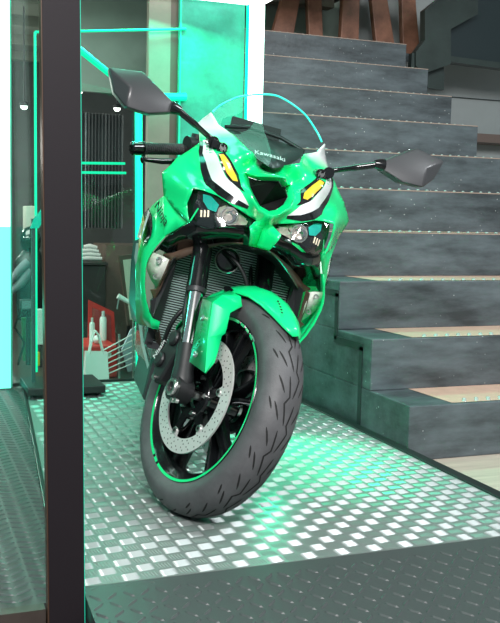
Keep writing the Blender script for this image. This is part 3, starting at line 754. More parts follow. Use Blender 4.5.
# dark chin panel under the headlights with its brown arched edge
chin=[((190,222),-.06),((199,226.5),-.055),((210,229.8),-.05),((223,227.5),-.045),((236,228.5),-.04),((249,227.5),-.03),((248.8,245.5),-.04),((240,243),-.07),((226,242.5),-.10),((212,244),-.13),((195,247.5),-.16),((178,253),-.19),((168,253),-.20),((159,249),-.19),((153,253.5),-.18),((166,237.5),-.15),((178,230),-.105)]
ch3=P3(chin); mb=MB(); n=len(ch3)
vs,es,fs,*_=delaunay_2d_cdt([Vector((q[1],q[2])) for q in ch3],[],[list(range(n))],1,1e-6)
mb.add([tuple(q) for q in ch3],[tuple(f) for f in fs if max(f)<n]); chins=both(mb,'chin_panel',M_blackg,smooth=25,solid=.003)
mid=[(243,243.5),(232,242.8),(222,243.5),(208,246),(196,248.7),(184,252.5),(172,257),(163,254.5)]
xs=[-.06,-.085,-.105,-.13,-.15,-.17,-.19,-.19]
ar=[b_at(p,0,x) for p,x in zip(mid,xs)]
mb=MB(); w_=[.004,.005,.008,.012,.018,.025,.026,.004]
top=[q+np.array([.003,0,ww*.5]) for q,ww in zip(ar,w_)]; bt=[q+np.array([-.003,0,-ww*.6]) for q,ww in zip(ar,w_)]
mb.add(top+bt,[(i,i+1,8+i+1,8+i) for i in range(7)]); both(mb,'arched_edge',M_brown,smooth=40,solid=.004)
# dark inner duct walls from the chin to the radiator
mb=MB(); du=[((249,246),-.06),((226,243),-.12),((195,248),-.18),((170,257),-.21)]
d3=P3(du); d4=[np.array([-.30,q[1]*.85,q[2]-.01]) for q in d3]
mb.add(d3+d4,[(i,i+1,5+i,4+i) for i in range(3)])
mb.add([np.array([-.06,.0,.70]),np.array([-.3,0,.70])]+[d3[0],d4[0]],[(0,2,3,1)])
both(mb,'duct_wall',M_blackm,solid=.003)
# turn signals set into the side fairing and the dark ducts behind them
sig=[((151.6,251.8),-.165),((162,256),-.15),((169.6,260.5),-.135),((164,274),-.15),((156.5,289),-.19),((151,280),-.19),((147,271),-.185),((146,264),-.18)]
s3=P3(sig); s3=[q+np.array([-.006,-.003,0]) for q in s3]; mb=MB(); mb.add(s3,[tuple(range(len(s3)))])
ts=both(mb,'turn_signal',M_lamp,solid=.006,smooth=20)
for (p,x) in [((159,260),-.155),((155.5,276.5),-.178)]:
    c2=b_at(p,0,x)
    mb=MB(); mb.lathe([(0,.004),(.0,.0075),(.002,.0085),(.004,.0075)],14); mb.xf(lambda q:(q[1]+c2[0],q[0]+c2[1],q[2]+c2[2]))
    mc=mirror(mb); Bb(mb,'bulb_ring',M_steel,ts[0],smooth=40); Bb(mc,'bulb_ring',M_steel,ts[1],smooth=40)
fr_=P3([((169.6,260.5),-.135),((172,259),-.15),((160,289),-.19),((154,299),-.21),((150.5,290),-.20),((156.5,289),-.19),((164,274),-.15)])
mb=MB(); mb.add(fr_,[tuple(range(len(fr_)))]); both(mb,'signal_frame',M_brown,solid=.004)
dk=P3([((173,259),-.165),((178,256),-.20),((160,322),-.26),((152,317),-.205),((150.5,300),-.20),((156,297),-.21)])
mb=MB(); mb.add(dk,[tuple(range(len(dk)))]); both(mb,'side_duct',M_dark,solid=.004)
# ---------------------------------------------------------------- radiator
mb=MB(); XR=-.275
cr=[b_at((166,262),0,XR),b_at((160,335),0,XR)]
mb.box((XR-.02,0,.54),(.03,.37,.33),0)
for k in range(46):
    z=.378+k*.0071
    mb.box((XR-.001,0,z),(.006,.355,.0030),1)
for s in(-1,1): mb.box((XR-.01,s*.19,.54),(.04,.022,.345),2)
mb.box((XR-.01,0,.712),(.04,.39,.018),2); mb.box((XR-.01,0,.368),(.04,.39,.018),2)
Bb(mb,'radiator',[M_blackm,M_rad,M_dark])
mb=MB(); c=b_at((226.5,260),0,-.20)
hc=c
mb.lathe([(-.02,.001),(-.02,.034),(.018,.036),(.02,.033),(.014,.030),(.010,.026),(.012,.001)],32); mb.xf(lambda q:(q[1]+hc[0],q[0]+hc[1],q[2]+hc[2])); horn=Bb(mb,'horn',M_blackg,smooth=35)
mb=MB(); mb.lathe([(.017,.0372),(.0205,.0345),(.019,.033),(.016,.036)],32,closed=True); mb.xf(lambda q:(q[1]+hc[0],q[0]+hc[1],q[2]+hc[2])); Bb(mb,'horn_ring',M_steel,horn,smooth=40)
# engine block and exhaust behind the wheel
mb=MB(); mb.box((-.52,0,.40),(.36,.32,.42)); mb.box((-.40,0,.30),(.18,.26,.22)); 
for k in range(4): mb.box((-.335,-.12+.08*k,.47),(.03,.05,.12))
Bb(mb,'engine',M_dark,bevel=.02)
mb=MB()
for k in range(4): mb.tube([(-.33,-.12+.08*k,.44),(-.28,-.11+.073*k,.36),(-.31,-.09+.06*k,.24),(-.45,-.05+.035*k,.165),(-.6,0.02,.16)],.019,10)
Bb(mb,'exhaust_header',mat('heat_tinted_steel',(.20,.17,.14),.32,.9),smooth=60)
# ---------------------------------------------------------------- windscreen
cnt=[(213,112),(218,107),(227,101.6),(239,96.8),(252,94.8),(265,94.4),(276.3,95.7),(277,171),(266,164.6),(256,157.5),(248.4,150),(240,141.5),(234,135),(226,130),(218.7,125),(215,118.5)]
SA=np.array([(0,.912,-.02),(.064,.948,-.098),(.105,.987,-.168),(.14,1.012,-.208),(.168,1.046,-.25),(.152,1.070,-.262),(.130,1.094,-.266),(.101,1.113,-.258),(.067,1.128,-.250),(.035,1.137,-.246),(0,1.141,-.243),(0,.954,-.06),(0,1.05,-.175),(.06,1.05,-.19),(.11,1.05,-.215)])
FS=make_F(SA,.0005)
Fsave=F; F=FS
ws=patch(cnt,{6,7},step=.018); 
edge=[]
for i,p in enumerate(cnt[:7]): 
    q=b_at(p,1,0) if i==6 else onF(p); edge.append(np.array([FS(q[1],q[2]),q[1],q[2]]))
F=Fsave
full=MB(); full.add(ws.v,ws.f); l_=mirror(ws); full.add(l_.v,l_.f)
# weld mid line
wsc=Bb(full,'windscreen',M_screen,smooth=60)
bm=bmesh.new(); bm.from_mesh(wsc.data); bmesh.ops.remove_doubles(bm,verts=bm.verts,dist=.001); bmesh.ops.recalc_face_normals(bm,faces=bm.faces); bm.to_mesh(wsc.data); bm.free()
ep=[np.array([q[0],q[1],q[2]]) for q in edge]+[np.array([q[0],-q[1],q[2]]) for q in edge[-2::-1]]
# smooth the rim with a spline pass
def spline(P,n=6):
    P=[np.array(p,float) for p in P]; out=[]
    for i in range(len(P)-1):
        p0=P[max(i-1,0)];p1=P[i];p2=P[i+1];p3=P[min(i+2,len(P)-1)]
        for k in range(n):
            t=k/n; out.append(.5*((2*p1)+(-p0+p2)*t+(2*p0-5*p1+4*p2-p3)*t*t+(-p0+3*p1-3*p2+p3)*t**3))
    out.append(P[-1]); return out
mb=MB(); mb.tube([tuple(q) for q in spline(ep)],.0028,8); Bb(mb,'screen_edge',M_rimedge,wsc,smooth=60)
for (p,q) in (((231,134),0),):
    pass
# instrument cowl behind the screen with lettering, and the display
mb=MB()
cw=[b_at((272,169),0,-.07),b_at((257,159.5),0,-.115),b_at((247,150),0,-.16),b_at((236,139),0,-.20),b_at((229,131),0,-.255),b_at((246,134.5),0,-.29),b_at((262,137),0,-.29)]
z0=(cw[-1][2])
half=[(-.065,0,.922),(-.105,.035,.937),(-.150,.070,.962),(-.195,.105,.992),(-.245,.115,1.012),(-.285,.06,1.022),(-.285,0,1.022)]
inner=[(-.13,0,.957),(-.17,.04,.972),(-.22,.07,.995)]
vv=half+inner
mb.add(vv,[(0,1,8,7),(1,2,8),(2,3,9,8),(3,4,9),(4,5,9),(5,6,7,8),(5,8,9)])
both(mb,'instrument_cowl',M_dark,smooth=50,solid=.004)
lx=b_at((264,157.5),0,-.128)
text_mesh('lettering','Kawasaki',.024,frame(Vector(L((-.118,.004,.960))),Vector(L((0,-1,0))),Vector(L((-.62,0,.55)))),M_text,moto,bend=2.2)
mb=MB(); mb.box((-.33,.02,1.03),(.02,.15,.07),0); mb.box((-.343,.02,1.03),(.004,.13,.055),1); Bb(mb,'instrument_display',[M_blackm,mat('display_glass',(.02,.02,.025),.1)],bevel=.006)
mb=MB(); mb.tube([(-.25,.12,1.02),(-.28,.05,1.04),(-.28,-.05,1.035),(-.25,-.12,1.01)],.006,8); Bb(mb,'stay_bar',M_blackm,smooth=60)
# ---------------------------------------------------------------- mirrors
tri=dict(joint=(-.061,.294,1.007),peak=(-.084,.387,1.079),tip=(-.081,.476,1.065),bot=(-.030,.413,.973),face=(-.033,.412,1.026),clamp=(-.106,.140,.945))
def mirror_parts(fl):
    g=(lambda m:m) if fl==0 else mirror
    mb=MB(); J=np.array(tri['joint']);PK=np.array(tri['peak']);TP=np.array(tri['tip']);BT=np.array(tri['bot']);FC=np.array(tri['face'])
    J1=J+np.array([0,-.0,.012]);J2=J+np.array([.01,.0,-.014]); TB=TP*.4+BT*.6+np.array([-.01,.012,-.004]); BI=np.array([-.036,.352,.972])
    V_=[J1,PK,TP,TB,BT,BI,J2,FC]
    bk=[q+np.array([-.045,0,0]) for q in (J1*.9+J2*.1,PK,TP,TB,BT,BI,J2)]
    mb.add(V_+bk,[(0,1,7),(1,2,7),(2,3,7),(3,4,7),(4,5,7),(5,6,7),(6,0,7)]+[(i,8+i,8+(i+1)%7,(i+1)%7) for i in range(7)])
    h=Bb(g(mb),'mirror_housing',M_mirror,bevel=.005,bseg=4,smooth=30)
    mb=MB(); mb.add([q+np.array([-.0455,0,0]) for q in (PK*.97+J1*.03,TP*.97+FC*.03,TB*.97+FC*.03,BT*.97+FC*.03,BI*.97+FC*.03,J1*.9+FC*.1)],[(0,1,2,3,4,5)]); Bb(g(mb),'mirror_glass',M_chrome,h)
    C=np.array(tri['clamp'])
    mb=MB(); path=spline([C+np.array([.0,.008,.006]),C+np.array([-.0,.045,.022]),C*.45+J*.55+np.array([.0,0,.003]),J+np.array([0,-.012,-.002])],6)
    mb.tube([tuple(q) for q in path],[.0075]*12+[.009]*(len(path)-12),12); mb.tube([tuple(J+np.array([0,-.022,-.003])),tuple(J+np.array([0,-.004,-.001])),tuple(J+np.array([0,.006,0]))],[.011,.016,.017],12)
    Bb(g(mb),'mirror_stalk',M_blackg,smooth=50)
    mb=MB(); 
    mb.tube([tuple(C+np.array([-.03,.03,.012])),tuple(C+np.array([.004,.024,.008]))],[.014,.016],14)
    mb.tube([tuple(C+np.array([-.02,.0,.0])),tuple(C+np.array([.016,.0,-.003])),tuple(C+np.array([.021,.0,-.004]))],[.015,.0155,.011],16)
    mb.box(tuple(C+np.array([-.005,.014,.003])),(.03,.03,.018))
    k=Bb(g(mb),'mirror_clamp',M_blackg,smooth=40)
    mb=MB()
    for a in range(5):
        mb.box(tuple(C+np.array([.022,-.007+.0035*a,-.004+.003*math.sin(a*2)])),(.003,.0016,.012))
    Bb(g(mb),'clamp_ribs',M_steel,k)
mirror_parts(0); mirror_parts(1)
# ---------------------------------------------------------------- handlebars
ge=b_at((131,148.5),0,-.235); gs=b_at((193,149.5),0,-.315)
D=(ge-gs)/np.linalg.norm(ge-gs); ln=np.linalg.norm(ge-gs)
def bar_side(S,Dv,left):
    tub=lambda a,b,r,n=18: (tuple(S+Dv*a),tuple(S+Dv*b))
    mb=MB(); mb.tube([tuple(S-Dv*.12),tuple(S+Dv*ln*.99)],.011,14); hb=Bb(mb,'handlebar',M_blackm,smooth=50)
    mb=MB(); pts=[];rr=[]
    for k in range(60):
        pts.append(tuple(S+Dv*(ln*.18+(ln*.64)*k/59))); rr.append(.0165 if (k%3) else .0150)
    mb.tube(pts,rr,18); mb.tube([tuple(S+Dv*ln*.80),tuple(S+Dv*ln*.825)],.0205,18); Bb(mb,'grip',M_grip,hb,smooth=60)
    mb=MB(); mb.tube([tuple(S+Dv*ln*.83),tuple(S+Dv*ln*.84),tuple(S+Dv*ln*.985),tuple(S+Dv*ln)],[.014,.0185,.0185,.014],18); Bb(mb,'bar_end',M_blackg,hb,smooth=50)
    mb=MB(); off=np.array([.045,0,-.036])
    mb.tube([tuple(S+Dv*(-.02)+off*.6),tuple(S+Dv*ln*.12+off),tuple(S+Dv*ln*.5+off*1.05),tuple(S+Dv*ln*.76+off*.92),tuple(S+Dv*ln*.80+off*.92)],[.011,.009,.0085,.006,.009],12); mb.tube([tuple(S+Dv*ln*.785+off*.92),tuple(S+Dv*ln*.80+off*.92),tuple(S+Dv*ln*.815+off*.92)],[.008,.011,.008],12)
    Bb(mb,'brake_lever' if not left else 'clutch_lever',M_blackg,hb,smooth=50)
    mb=MB(); c=S+Dv*(-.005)+np.array([.01,0,.012]); mb.tube([tuple(c+Dv*-.03),tuple(c+Dv*.03)],[.022,.026],16); mb.tube([tuple(c+np.array([0,0,.0])),tuple(c+np.array([0,0,.03]))],.019,16)
    Bb(mb,'switch_housing',M_blackm,hb,smooth=45)
bar_side(gs,D,False)
# left bar, same bar swung back by the steering
th=math.radians(-2*23.3); 
Sl=np.array([gs[0]-.135,-gs[1]+.02,gs[2]-.01]); Dl=np.array([-.42,-.88,-.10]); Dl/=np.linalg.norm(Dl)
bar_side(Sl,Dl,True)
# ---------------------------------------------------------------- fork (wheel frame), running up the steering axis
AX=np.array([-.333,.019,.943]); AX/=np.linalg.norm(AX)
for s in (1,-1):
    o=np.array([-.012,s*.112,0])
    q=lambda k,dx=0,dy=0:(o+AX*k+np.array([dx,dy*s,0]))
    mb=MB(); mb.tube([q(.30),q(.33),q(.66)],[.027,.0275,.0275],20); mb.tube([q(.285),q(.30)],.0285,20); fl_=Wb(mb,'fork_leg',M_blackg,smooth=45)
    mb=MB(); mb.tube([q(.10),q(.292)],.0205,20); Wb(mb,'fork_tube',M_chrome,fl_,smooth=50)
    mb=MB(); mb.tube([q(.272),q(.279),q(.284)],[.0255,.027,.0285],20); Wb(mb,'fork_seal',M_dark,fl_,smooth=50)
    mb=MB(); mb.tube([q(-.02),q(.005),q(.03),q(.055),q(.122)],[.020,.03,.031,.027,.0265],20); mb.tube([q(-.001,0,-.022),q(-.001,0,.024)],.033,22)
    Wb(mb,'fork_bottom',M_blackm,fl_,smooth=40,bevel=0)
    mb=MB(); mb.lathe([(.007,.0135),(.007,.021),(.003,.0235),(-.002,.0235),(-.010,.0135)],24,closed=True)
    if s<0: mb=mirror(mb)
    c=q(0,0,.0255); mb.xf(lambda p:(p[0]+c[0],p[1]+c[1],p[2]+c[2])); Wb(mb,'axle_ring',M_steel,fl_,smooth=40)
    for dx,dz in ((.018,-.032),(.036,-.03)):
        mb=MB(); c=q(0,dx,.018)+np.array([0,0,dz]); mb.tube([tuple(c),tuple(c+np.array([0,s*.010,0]))],.006,10); Wb(mb,'pinch_bolt',M_steel,fl_,smooth=40)
mb=MB()
for kk in (.545,.655):
    a=np.array([-.012,.112,0])+AX*kk; b2=np.array([-.012,-.112,0])+AX*kk
    mb.box(tuple((a+b2)/2),(.07,.30,.035))
mb.tube([tuple(np.array([-.03,0,0])+AX*.53),tuple(np.array([-.03,0,0])+AX*.67)],.025,14)
Wb(mb,'triple_clamp',M_dark,bevel=.008)
# ---------------------------------------------------------------- front wheel
def wheel(build,rear=False):
    w=.060 if not rear else .07
    Rt=.300 if not rear else .315
    q=w/.060; rr=.226
    prof=[(-.046*q,.219),(-.052*q,.226),(-.0585*q,.243),(-.060*q,.257),(-.054*q,Rt-.028),(-.043*q,Rt-.0150),(-.030*q,Rt-.0062),(-.015*q,Rt-.0014),(0,Rt)]
    prof=prof+[(-a,b) for a,b in prof[-2::-1]]
    # refine profile
    fine=[tuple(p) for p in spline([np.array(p) for p in prof],3)]
    mb=MB(); mb.lathe(fine,120,0)
    def rad(y):
        for a,b in zip(fine,fine[1:]):
            if a[0]<=y<=b[0] and a[1]>.24: return a[1]+(b[1]-a[1])*(y-a[0])/max(1e-9,b[0]-a[0])
        return Rt
    def groove(path,wd):
        vs=[];n=len(path)
        for i,(th,y) in enumerate(path):
            t0=path[max(0,i-1)];t1=path[min(n-1,i+1)]
            dx=(t1[0]-t0[0])*Rt;dy=t1[1]-t0[1];l=math.hypot(dx,dy);nx,ny=-dy/l,dx/l
            ww=wd*(.35 if i in(0,n-1) else 1)
            for sg in(-1,1):
                tt=th+sg*nx*ww/Rt;yy=y+sg*ny*ww;r=rad(yy)+.0006
                vs.append((r*math.cos(tt),yy,r*math.sin(tt)))
        mb.add(vs,[(2*i,2*i+1,2*i+3,2*i+2) for i in range(n-1)],1)
    def ln(pts,sub=4):
        o=[]
        for a,b in zip(pts,pts[1:]): o+=[(a[0]+(b[0]-a[0])*k/sub,a[1]+(b[1]-a[1])*k/sub) for k in range(sub)]
        return o+[pts[-1]]
    for k in range(14):
        t=2*math.pi*k/14
        for sg,ph in ((1,0),(-1,.5)):
            t0=t+ph*2*math.pi/14
            groove(ln([(t0,sg*.003*q),(t0+.17,sg*.017*q),(t0+.23,sg*.006*q),(t0+.40,sg*.013*q)]),.0022)
            for e in (0,.5):
                t1=t0+e*2*math.pi/14
                groove(ln([(t1+.03,sg*.022*q),(t1+.17,sg*.039*q)]),.0021)
                if e==0: groove(ln([(t1+.10,sg*.042*q),(t1+.20,sg*.050*q)]),.0017)
    build(mb,'front_tyre' if not rear else 'rear_tyre',[M_rubber,M_groove],None,smooth=60)
    mb=MB()
    rp=[(-.051*q,.2255),(-.0535*q,.223),(-.0525*q,.2185),(-.044*q,.2125),(-.036*q,.200),(-.02*q,.192),(.02*q,.192),(.036*q,.200),(.044*q,.2125),(.0525*q,.2185),(.0535*q,.223),(.051*q,.2255)]
    mb.lathe(rp,96,0)
    mb.lathe([(-.055,.001),(-.055,.030),(-.045,.038),(.045,.038),(.055,.030),(.055,.001)],36,0)
    # six tapered spokes in Y pairs
    for k in range(5):
        t=2*math.pi*k/5+.35
        for dt in (-.19,.19):
            P=lambda r,a,y:(r*math.cos(a),y,r*math.sin(a))
            r0,r1=.034,.197; a0=t+dt*.35; a1=t+dt
            w0,w1=.20,.052
            vs=[]
            for r,a,ww,yy in ((r0,a0,w0,.030),(.115,(a0+a1)/2,.075,.018),(r1,a1,w1,.022)):
                vs+=[P(r,a-ww,-yy),P(r,a-ww,yy*.6),P(r,a-ww*.5,yy),P(r,a+ww*.5,yy),P(r,a+ww,yy*.6),P(r,a+ww,-yy)]
            fs=[(j*6+i,j*6+(i+1)%6,(j+1)*6+(i+1)%6,(j+1)*6+i) for j in range(2) for i in range(6)]
            mb.add(vs,fs,0)
    rim_=build(mb,'front_wheel' if not rear else 'rear_wheel',M_blackg,None,smooth=35)
    for s in (1,-1):
        mb=MB(); n=140
        for k in range(n):
            # painted rim line with a few lettering gaps
            if k in (20,23,26,29,60,63,92,95): continue
            a0,a1=2*math.pi*k/n,2*math.pi*(k+1)/n
            vs=[(r*math.cos(a),s*y,r*math.sin(a)) for a in (a0,a1) for r,y in ((.2160,.0525*q),(.2232,.0542*q))]
            mb.add(vs,[(0,1,3,2)])
        build(mb,'rim_stripe',M_green,rim_)
    return rim_
wheel(Wb)
# discs, carriers, calipers
for s in (1,-1):
    g=(lambda m:m) if s==1 else mirror
    Y=.0716
    mb=MB(); n=96; prof=[(Y-.0025,.116),(Y-.0025,.155),(Y+.0025,.155),(Y+.0025,.116)]
    mb.lathe(prof,n,0,closed=True)
    for k in range(36):
        t=2*math.pi*k/36
        for j,(r,dt) in enumerate(((.122,0),(.1305,.06),(.139,.0),(.147,.06))):
            if (k+j)%2==0 and j in (1,2) and k%3==0: continue
            for yy in (Y+.0028,Y-.0028):
                a=t+dt; cx_,cz_=r*math.cos(a),r*math.sin(a)
                vs=[(cx_+.0021*math.cos(b),yy,cz_+.0021*math.sin(b)) for b in [m_*math.pi/3 for m_ in range(6)]]
                mb.add(vs,[tuple(range(6))],1)
    disc=Wb(g(mb),'brake_disc',[M_disc,M_groove],smooth=40)
    for k in range(6):
        t=2*math.pi*k/6+.25
        mb=MB(); P=lambda r,a,y:(r*math.cos(a),y,r*math.sin(a))
        mb.prism([P(.118,t-.13,Y-.002),P(.118,t+.13,Y-.002),P(.098,t+.08,Y-.002),P(.098,t-.08,Y-.002)],(0,.0045,0)); Wb(g(mb),'disc_tab',M_disc,disc)
        mb=MB(); c=P(.106,t,0); mb.tube([(c[0],Y-.004,c[2]),(c[0],Y+.006,c[2])],.0085,12); mb.tube([(c[0],Y+.006,c[2]),(c[0],Y+.0068,c[2])],.0045,10,1); Wb(g(mb),'disc_button',[M_steel,M_groove],disc,smooth=40)
    mb=MB()
    mb.lathe([(Y-.012,.036),(Y-.012,.06),(Y-.004,.064),(Y+.002,.06),(Y+.002,.036)],36,0,closed=True)
    for k in range(6):
        t=2*math.pi*k/6+.25
        P=lambda r,a,y:(r*math.cos(a),y,r*math.sin(a))
        mb.prism([P(.055,t-.35,Y-.006),P(.10,t-.10,Y-.004),P(.10,t+.10,Y-.004),P(.055,t+.20,Y-.006)],(0,.006,0),0)
    ca=Wb(g(mb),'disc_carrier',M_blackg,disc,smooth=35)
    for k in range(5):
        t=2*math.pi*k/5+.1; mb=MB(); mb.tube([(.05*math.cos(t),Y-.001,.05*math.sin(t)),(.05*math.cos(t),Y+.007,.05*math.sin(t))],.0065,10); Wb(g(mb),'carrier_bolt',M_steel,disc,smooth=40)
    # radial caliper behind the fork leg
    mb=MB()
    poly=[(x+.012,z+.006) for x,z in [(-.075,.175),(-.11,.165),(-.155,.125),(-.178,.07),(-.176,.015),(-.150,-.012),(-.125,.0),(-.108,.05),(-.085,.10),(-.058,.14)]]
    mb.prism([(x,.080,z) for x,z in poly],(0,.042,0)); mb.prism([(x*.98,.030,z) for x,z in poly],(0,.034,0))
    for c_ in ((-.115,.125),(-.148,.06)):
        mb.tube([(c_[0],.120,c_[1]),(c_[0],.132,c_[1])],[.024,.021],18)
    mb.box((-.075,.09,.05),(.07,.03,.03)); mb.box((-.05,.09,.125),(.05,.03,.03))
    cal=Wb(g(mb),'brake_caliper',M_blackm,bevel=.006)
    for c_ in ((-.082,.150),(-.142,.01)):
        mb=MB(); mb.tube([(c_[0],.121,c_[1]),(c_[0],.129,c_[1])],.007,10); Wb(g(mb),'caliper_bolt',M_steel,cal,smooth=40)
    if s==1:
        text_mesh('lettering','Nissin',.024,frame(Vector(LW((-.151,.1345,.085))),Vector(LW((-.120,.1345,.135)))-Vector(LW((-.165,.1345,.03))),Vector(LW((-.2,.1345,.12)))-Vector(LW((-.14,.1345,.09)))),M_text,cal)
    mb=MB(); mb.tube([(-.10,.02*0+.10,.16),(-.125,.105,.175),(-.135,.11,.20),(-.15,.115,.26),(-.19,.10,.35),(-.21,.08,.43),(-.22,.05,.50)],.0062,10)
    mb.tube([(-.085,.10,.155),(-.10,.10,.165),(-.105,.10,.172)],.009,10)
    Wb(g(mb),'brake_hose',M_blackm,smooth=60)
# loose hoses
mb=MB(); mb.tube([tuple(q) for q in spline([b_at((188,308),0,-.17),b_at((180,312),0,-.16),b_at((170,326),0,-.17),b_at((163,345),0,-.2),b_at((161,362),0,-.23)],6)],.0065,10); Bb(mb,'hose',M_blackm,smooth=60)
mb=MB(); mb.tube([tuple(q) for q in spline([b_at((221,250),0,-.19),b_at((236,262),0,-.15),b_at((244,275),0,-.14),b_at((247,286),0,-.14)],6)],.006,10); Bb(mb,'hose',M_blackm,smooth=60)
# axle
mb=MB(); mb.tube([(0,-.125,0),(0,.125,0)],.012,16); Wb(mb,'front_axle',M_steel,smooth=40)
# ---------------------------------------------------------------- front fender (wheel frame)
mb=MB(); secs=[]
for (th,hw,rc,rs) in [(43,.012,.316,.312),(48,.030,.320,.305),(56,.046,.322,.298),(66,.056,.322,.292),(78,.062,.322,.289),(90,.064,.323,.287),(102,.064,.326,.288),(116,.062,.330,.290),(130,.060,.334,.292),(146,.054,.334,.296),(152,.03,.334,.31)]:
    t=math.radians(th); row=[]
    for k in range(-5,6):
        u=k/5; y=hw*u; r=rc-(rc-rs)*(abs(u)**2.2)
        if abs(u)<.3: r+=.003
        row.append((r*math.cos(t),y,r*math.sin(t)))
    secs.append(row)
vs=[p for r in secs for p in r]; W_=11
mb.add(vs,[(i*W_+j,i*W_+j+1,(i+1)*W_+j+1,(i+1)*W_+j) for i in range(len(secs)-1) for j in range(W_-1)])
fen=Wb(mb,'front_fender',M_green,smooth=40,solid=.004)
FP=lambda p,y:w_at(p,y)
rear=[FP((203,299),.130),FP((196,331),.136),FP((190,362),.140)]
cre=[FP((213,303),.150),FP((208,338),.150),FP((205.5,373.5),.142)]
frt=[FP((230,313),.105),FP((226.5,329),.110),FP((225,333.5),.112),FP((221.5,336),.118),FP((218,351),.122),FP((214.5,362.5),.128)]
topc=[FP((214,297),.115),FP((222,296),.095)]
sk=[FP((242,306.5),.066),FP((241,297),.066),FP((230,291),.062)]
mb=MB(); V_=rear+cre+frt+topc+sk
# 0-2 rear, 3-5 crease, 6-11 front, 12-13 top, 14-16 skirt
mb.add(V_,[(0,1,4,3),(1,2,5,4),(3,4,8,7,6),(4,9,8),(4,5,10,9),(5,11,10),(0,3,12),(12,3,13),(3,6,14,13),(13,14,15),(13,15,16),(12,13,16)])
mr=mirror(mb)
Wb(mb,'fender_flank',M_green,fen,smooth=20,solid=.004); Wb(mr,'fender_flank',M_green,fen,smooth=20,solid=.004)
for s in (1,-1):
    for p,y in (((203.5,318),.141),((195.8,354.5),.143)):
        c=FP(p,y); mb=MB(); mb.lathe([(0,.0085),(.004,.0075),(.0055,.004),(.0045,.001)],14)
        mb.xf(lambda q:(q[0]+c[0],q[1]+c[1],q[2]+c[2])); mb=mb if s==1 else mirror(mb); Wb(mb,'fender_bolt',M_steel,fen,smooth=40)
# small black slot vent on top and moulded lettering along the flank
mb=MB(); vt=[FP((224,290),.055),FP((229,289),.05),FP((234,293),.052),FP((231,295),.058),FP((224.5,294),.062)]
vt=[q+np.array([.006,.008,.006]) for q in vt]; mb.add(vt,[tuple(range(5))]); Wb(mb,'fender_vent',M_blackg,fen)
mb=MB()
for k in range(6):
    p=(202.6-.95*k,324.5+4.2*k); c=FP(p,.1425+.0*k)
    mb.box((c[0],c[1]+.0005,c[2]),(.005,.002,.006))
Wb(mb,'moulded_marks',mat('dark_green_mark',(.01,.25,.08),.5),fen)
mb=MB()
for k in range(5):
    p=(278+2.6*k,301.2+1.1*k); c=FP(p,.026+.003*k); r=math.hypot(c[0],c[2]); 
    mb.box((c[0]*.3235/r*1.001,c[1],c[2]*.3235/r*1.001),(.004,.004,.003))
Wb(mb,'small_marks',M_texd,fen)
# ---------------------------------------------------------------- tank, seat, tail, swingarm, rear wheel, stand
def loft(secs,n=16):
    mb=MB(); vs=[]
    for (x,hw,zb,zt,e) in secs:
        for k in range(n):
            a=2*math.pi*k/n; c,s_=math.cos(a),math.sin(a)
            vs.append((x,hw*math.copysign(abs(c)**e,c),(zb+zt)/2+(zt-zb)/2*math.copysign(abs(s_)**e,s_)))
    fs=[(i*n+k,i*n+(k+1)%n,(i+1)*n+(k+1)%n,(i+1)*n+k) for i in range(len(secs)-1) for k in range(n)]
    fs+=[tuple(range(n)),tuple((len(secs)-1)*n+k for k in range(n))]
    mb.add(vs,fs); return mb
Bb(loft([(-.46,.09,.74,.86,.7),(-.52,.13,.70,.90,.7),(-.62,.145,.68,.915,.7),(-.74,.13,.67,.89,.7),(-.84,.09,.67,.82,.7)]),'fuel_tank',M_green,smooth=50)
Bb(loft([(-.82,.09,.72,.80,.7),(-.90,.12,.73,.785,.7),(-1.02,.12,.74,.79,.7),(-1.10,.10,.75,.82,.7)]),'seat',M_blackm,smooth=50)
Bb(loft([(-1.06,.10,.70,.83,.7),(-1.2,.10,.76,.87,.7),(-1.4,.07,.84,.91,.7),(-1.55,.035,.89,.92,.7)]),'tail_cowl',M_green,smooth=50)
Bb(loft([(-.42,.10,.60,.74,.8),(-.6,.12,.52,.70,.8),(-.95,.08,.56,.72,.8),(-1.05,.06,.6,.74,.8)]),'frame_spar',M_dark,smooth=50)
RW=np.array([-1.395,-.055,.318])
def Rb_(mb,name,m,parent=None,**k):
    mb.xf(lambda q:(q[0]+RW[0],q[1]+RW[1],q[2]+RW[2])); return Bb(mb,name,m,parent,**k)
wheel(Rb_,True)
mb=MB()
for s in (1,-1): mb.tube([(-.72,s*.09-.02,.40),(-1.0,s*.10-.04,.37),(-1.40,s*.095-.055,.318)],[.035,.03,.024],12)
Bb(mb,'swingarm',M_dark,smooth=45)
mb=MB(); mb.tube([(-.6,.02,.17),(-.8,.03,.17),(-.95,.04,.19),(-1.04,.04,.21)],[.03,.04,.05,.05],16); Bb(mb,'exhaust_muffler',M_dark,smooth=50)
st=np.array([-.78,-.13,.24]); ft=None
zt=(np.array([0,0,0]))
# side stand reaches the plate
for kk in range(400):
    q=np.array([-.72,-.13-.0008*kk,.24-.0011*kk]); w_=B0+BM@q
    if w_[2]<ZP+.008: break
mb=MB(); mb.tube([tuple(st),tuple(q)],.012,10); mb.box(tuple(q),(.06,.035,.012)); Bb(mb,'side_stand',M_blackm,smooth=40)
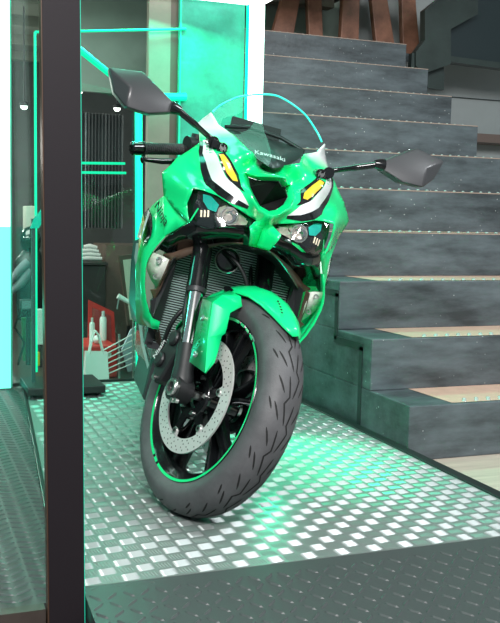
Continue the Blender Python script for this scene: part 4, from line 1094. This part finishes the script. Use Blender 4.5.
# ================================================================== LIGHT
w=bpy.data.worlds.new('world'); SC.world=w; w.use_nodes=True
w.node_tree.nodes['Background'].inputs[0].default_value=(.75,.9,.95,1); w.node_tree.nodes['Background'].inputs[1].default_value=.28
def area(name,loc,target,size,power,col,sy=None):
    l=bpy.data.lights.new(name,'AREA'); l.energy=power; l.color=col; l.size=size
    if sy: l.shape='RECTANGLE'; l.size_y=sy
    o=bpy.data.objects.new(name,l); COL.objects.link(o); o.location=loc
    d=Vector(target)-Vector(loc); o.rotation_euler=d.to_track_quat('-Z','Y').to_euler(); return o
def point(name,loc,power,col,r=.05):
    l=bpy.data.lights.new(name,'POINT'); l.energy=power; l.color=col; l.shadow_soft_size=r
    o=bpy.data.objects.new(name,l); COL.objects.link(o); o.location=loc; return o
area('ceiling_panel_front',(-1.9,-3.6,2.9),(-.7,-.1,.6),1.6,185,(1,.98,.97),.8)
area('ceiling_panel_stairs',(1.3,-1.8,2.9),(.7,.8,.2),1.4,62,(.93,.97,1),.5)
area('booth_top_fill',(-.7,.3,2.6),(-.75,.2,0),.9,16,(.3,1,.7),1.2)  # added teal fill above the booth, no fixture modelled
area('booth_back_fill',(-.45,1.36,1.785),(-.75,-.1,.1),.6,20,(.05,1,.6),.03)  # added teal fill just under the top bar, for the rear floor
point('under_bike_light',(-.58,-.20,.20),1.6,(0,1,.50),.04)
sp=bpy.data.lights.new('floor_spot','SPOT'); sp.energy=85; sp.color=(0,1,.45); sp.spot_size=math.radians(62); sp.spot_blend=.9; sp.shadow_soft_size=.03
so=bpy.data.objects.new('floor_spot',sp); COL.objects.link(so); so.location=(-.40,.30,.72); so.rotation_euler=(Vector((-.44,-.02,0))-Vector(so.location)).to_track_quat('-Z','Y').to_euler()
point('left_column_glow',(-1.45,1.05,.40),4.5,(.05,1,.62),.06)
area('showroom_light',(-2.2,2.6,2.15),(-2.0,3.4,0),1.8,110,(1,.95,.88))
point('showroom_lamp',(-1.6,4.6,1.3),40,(1,.95,.88),.15)
point('teal_wall_light',(-.25,VB-.14,2.1),1.6,(.0,1,.6),.05)
area('left_teal_fill',(-2.6,.6,1.9),(-1.5,.3,0),.6,10,(.1,1,.7))  # added teal fill out of view, for the left ramp
SC.view_settings.view_transform='Standard'
SC.view_settings.exposure=.2
SC.cycles.max_bounces=8; SC.cycles.transparent_max_bounces=12
SC.cycles.use_denoising=True
SC.cycles.caustics_reflective=False; SC.cycles.caustics_refractive=False
SC.cycles.sample_clamp_indirect=4
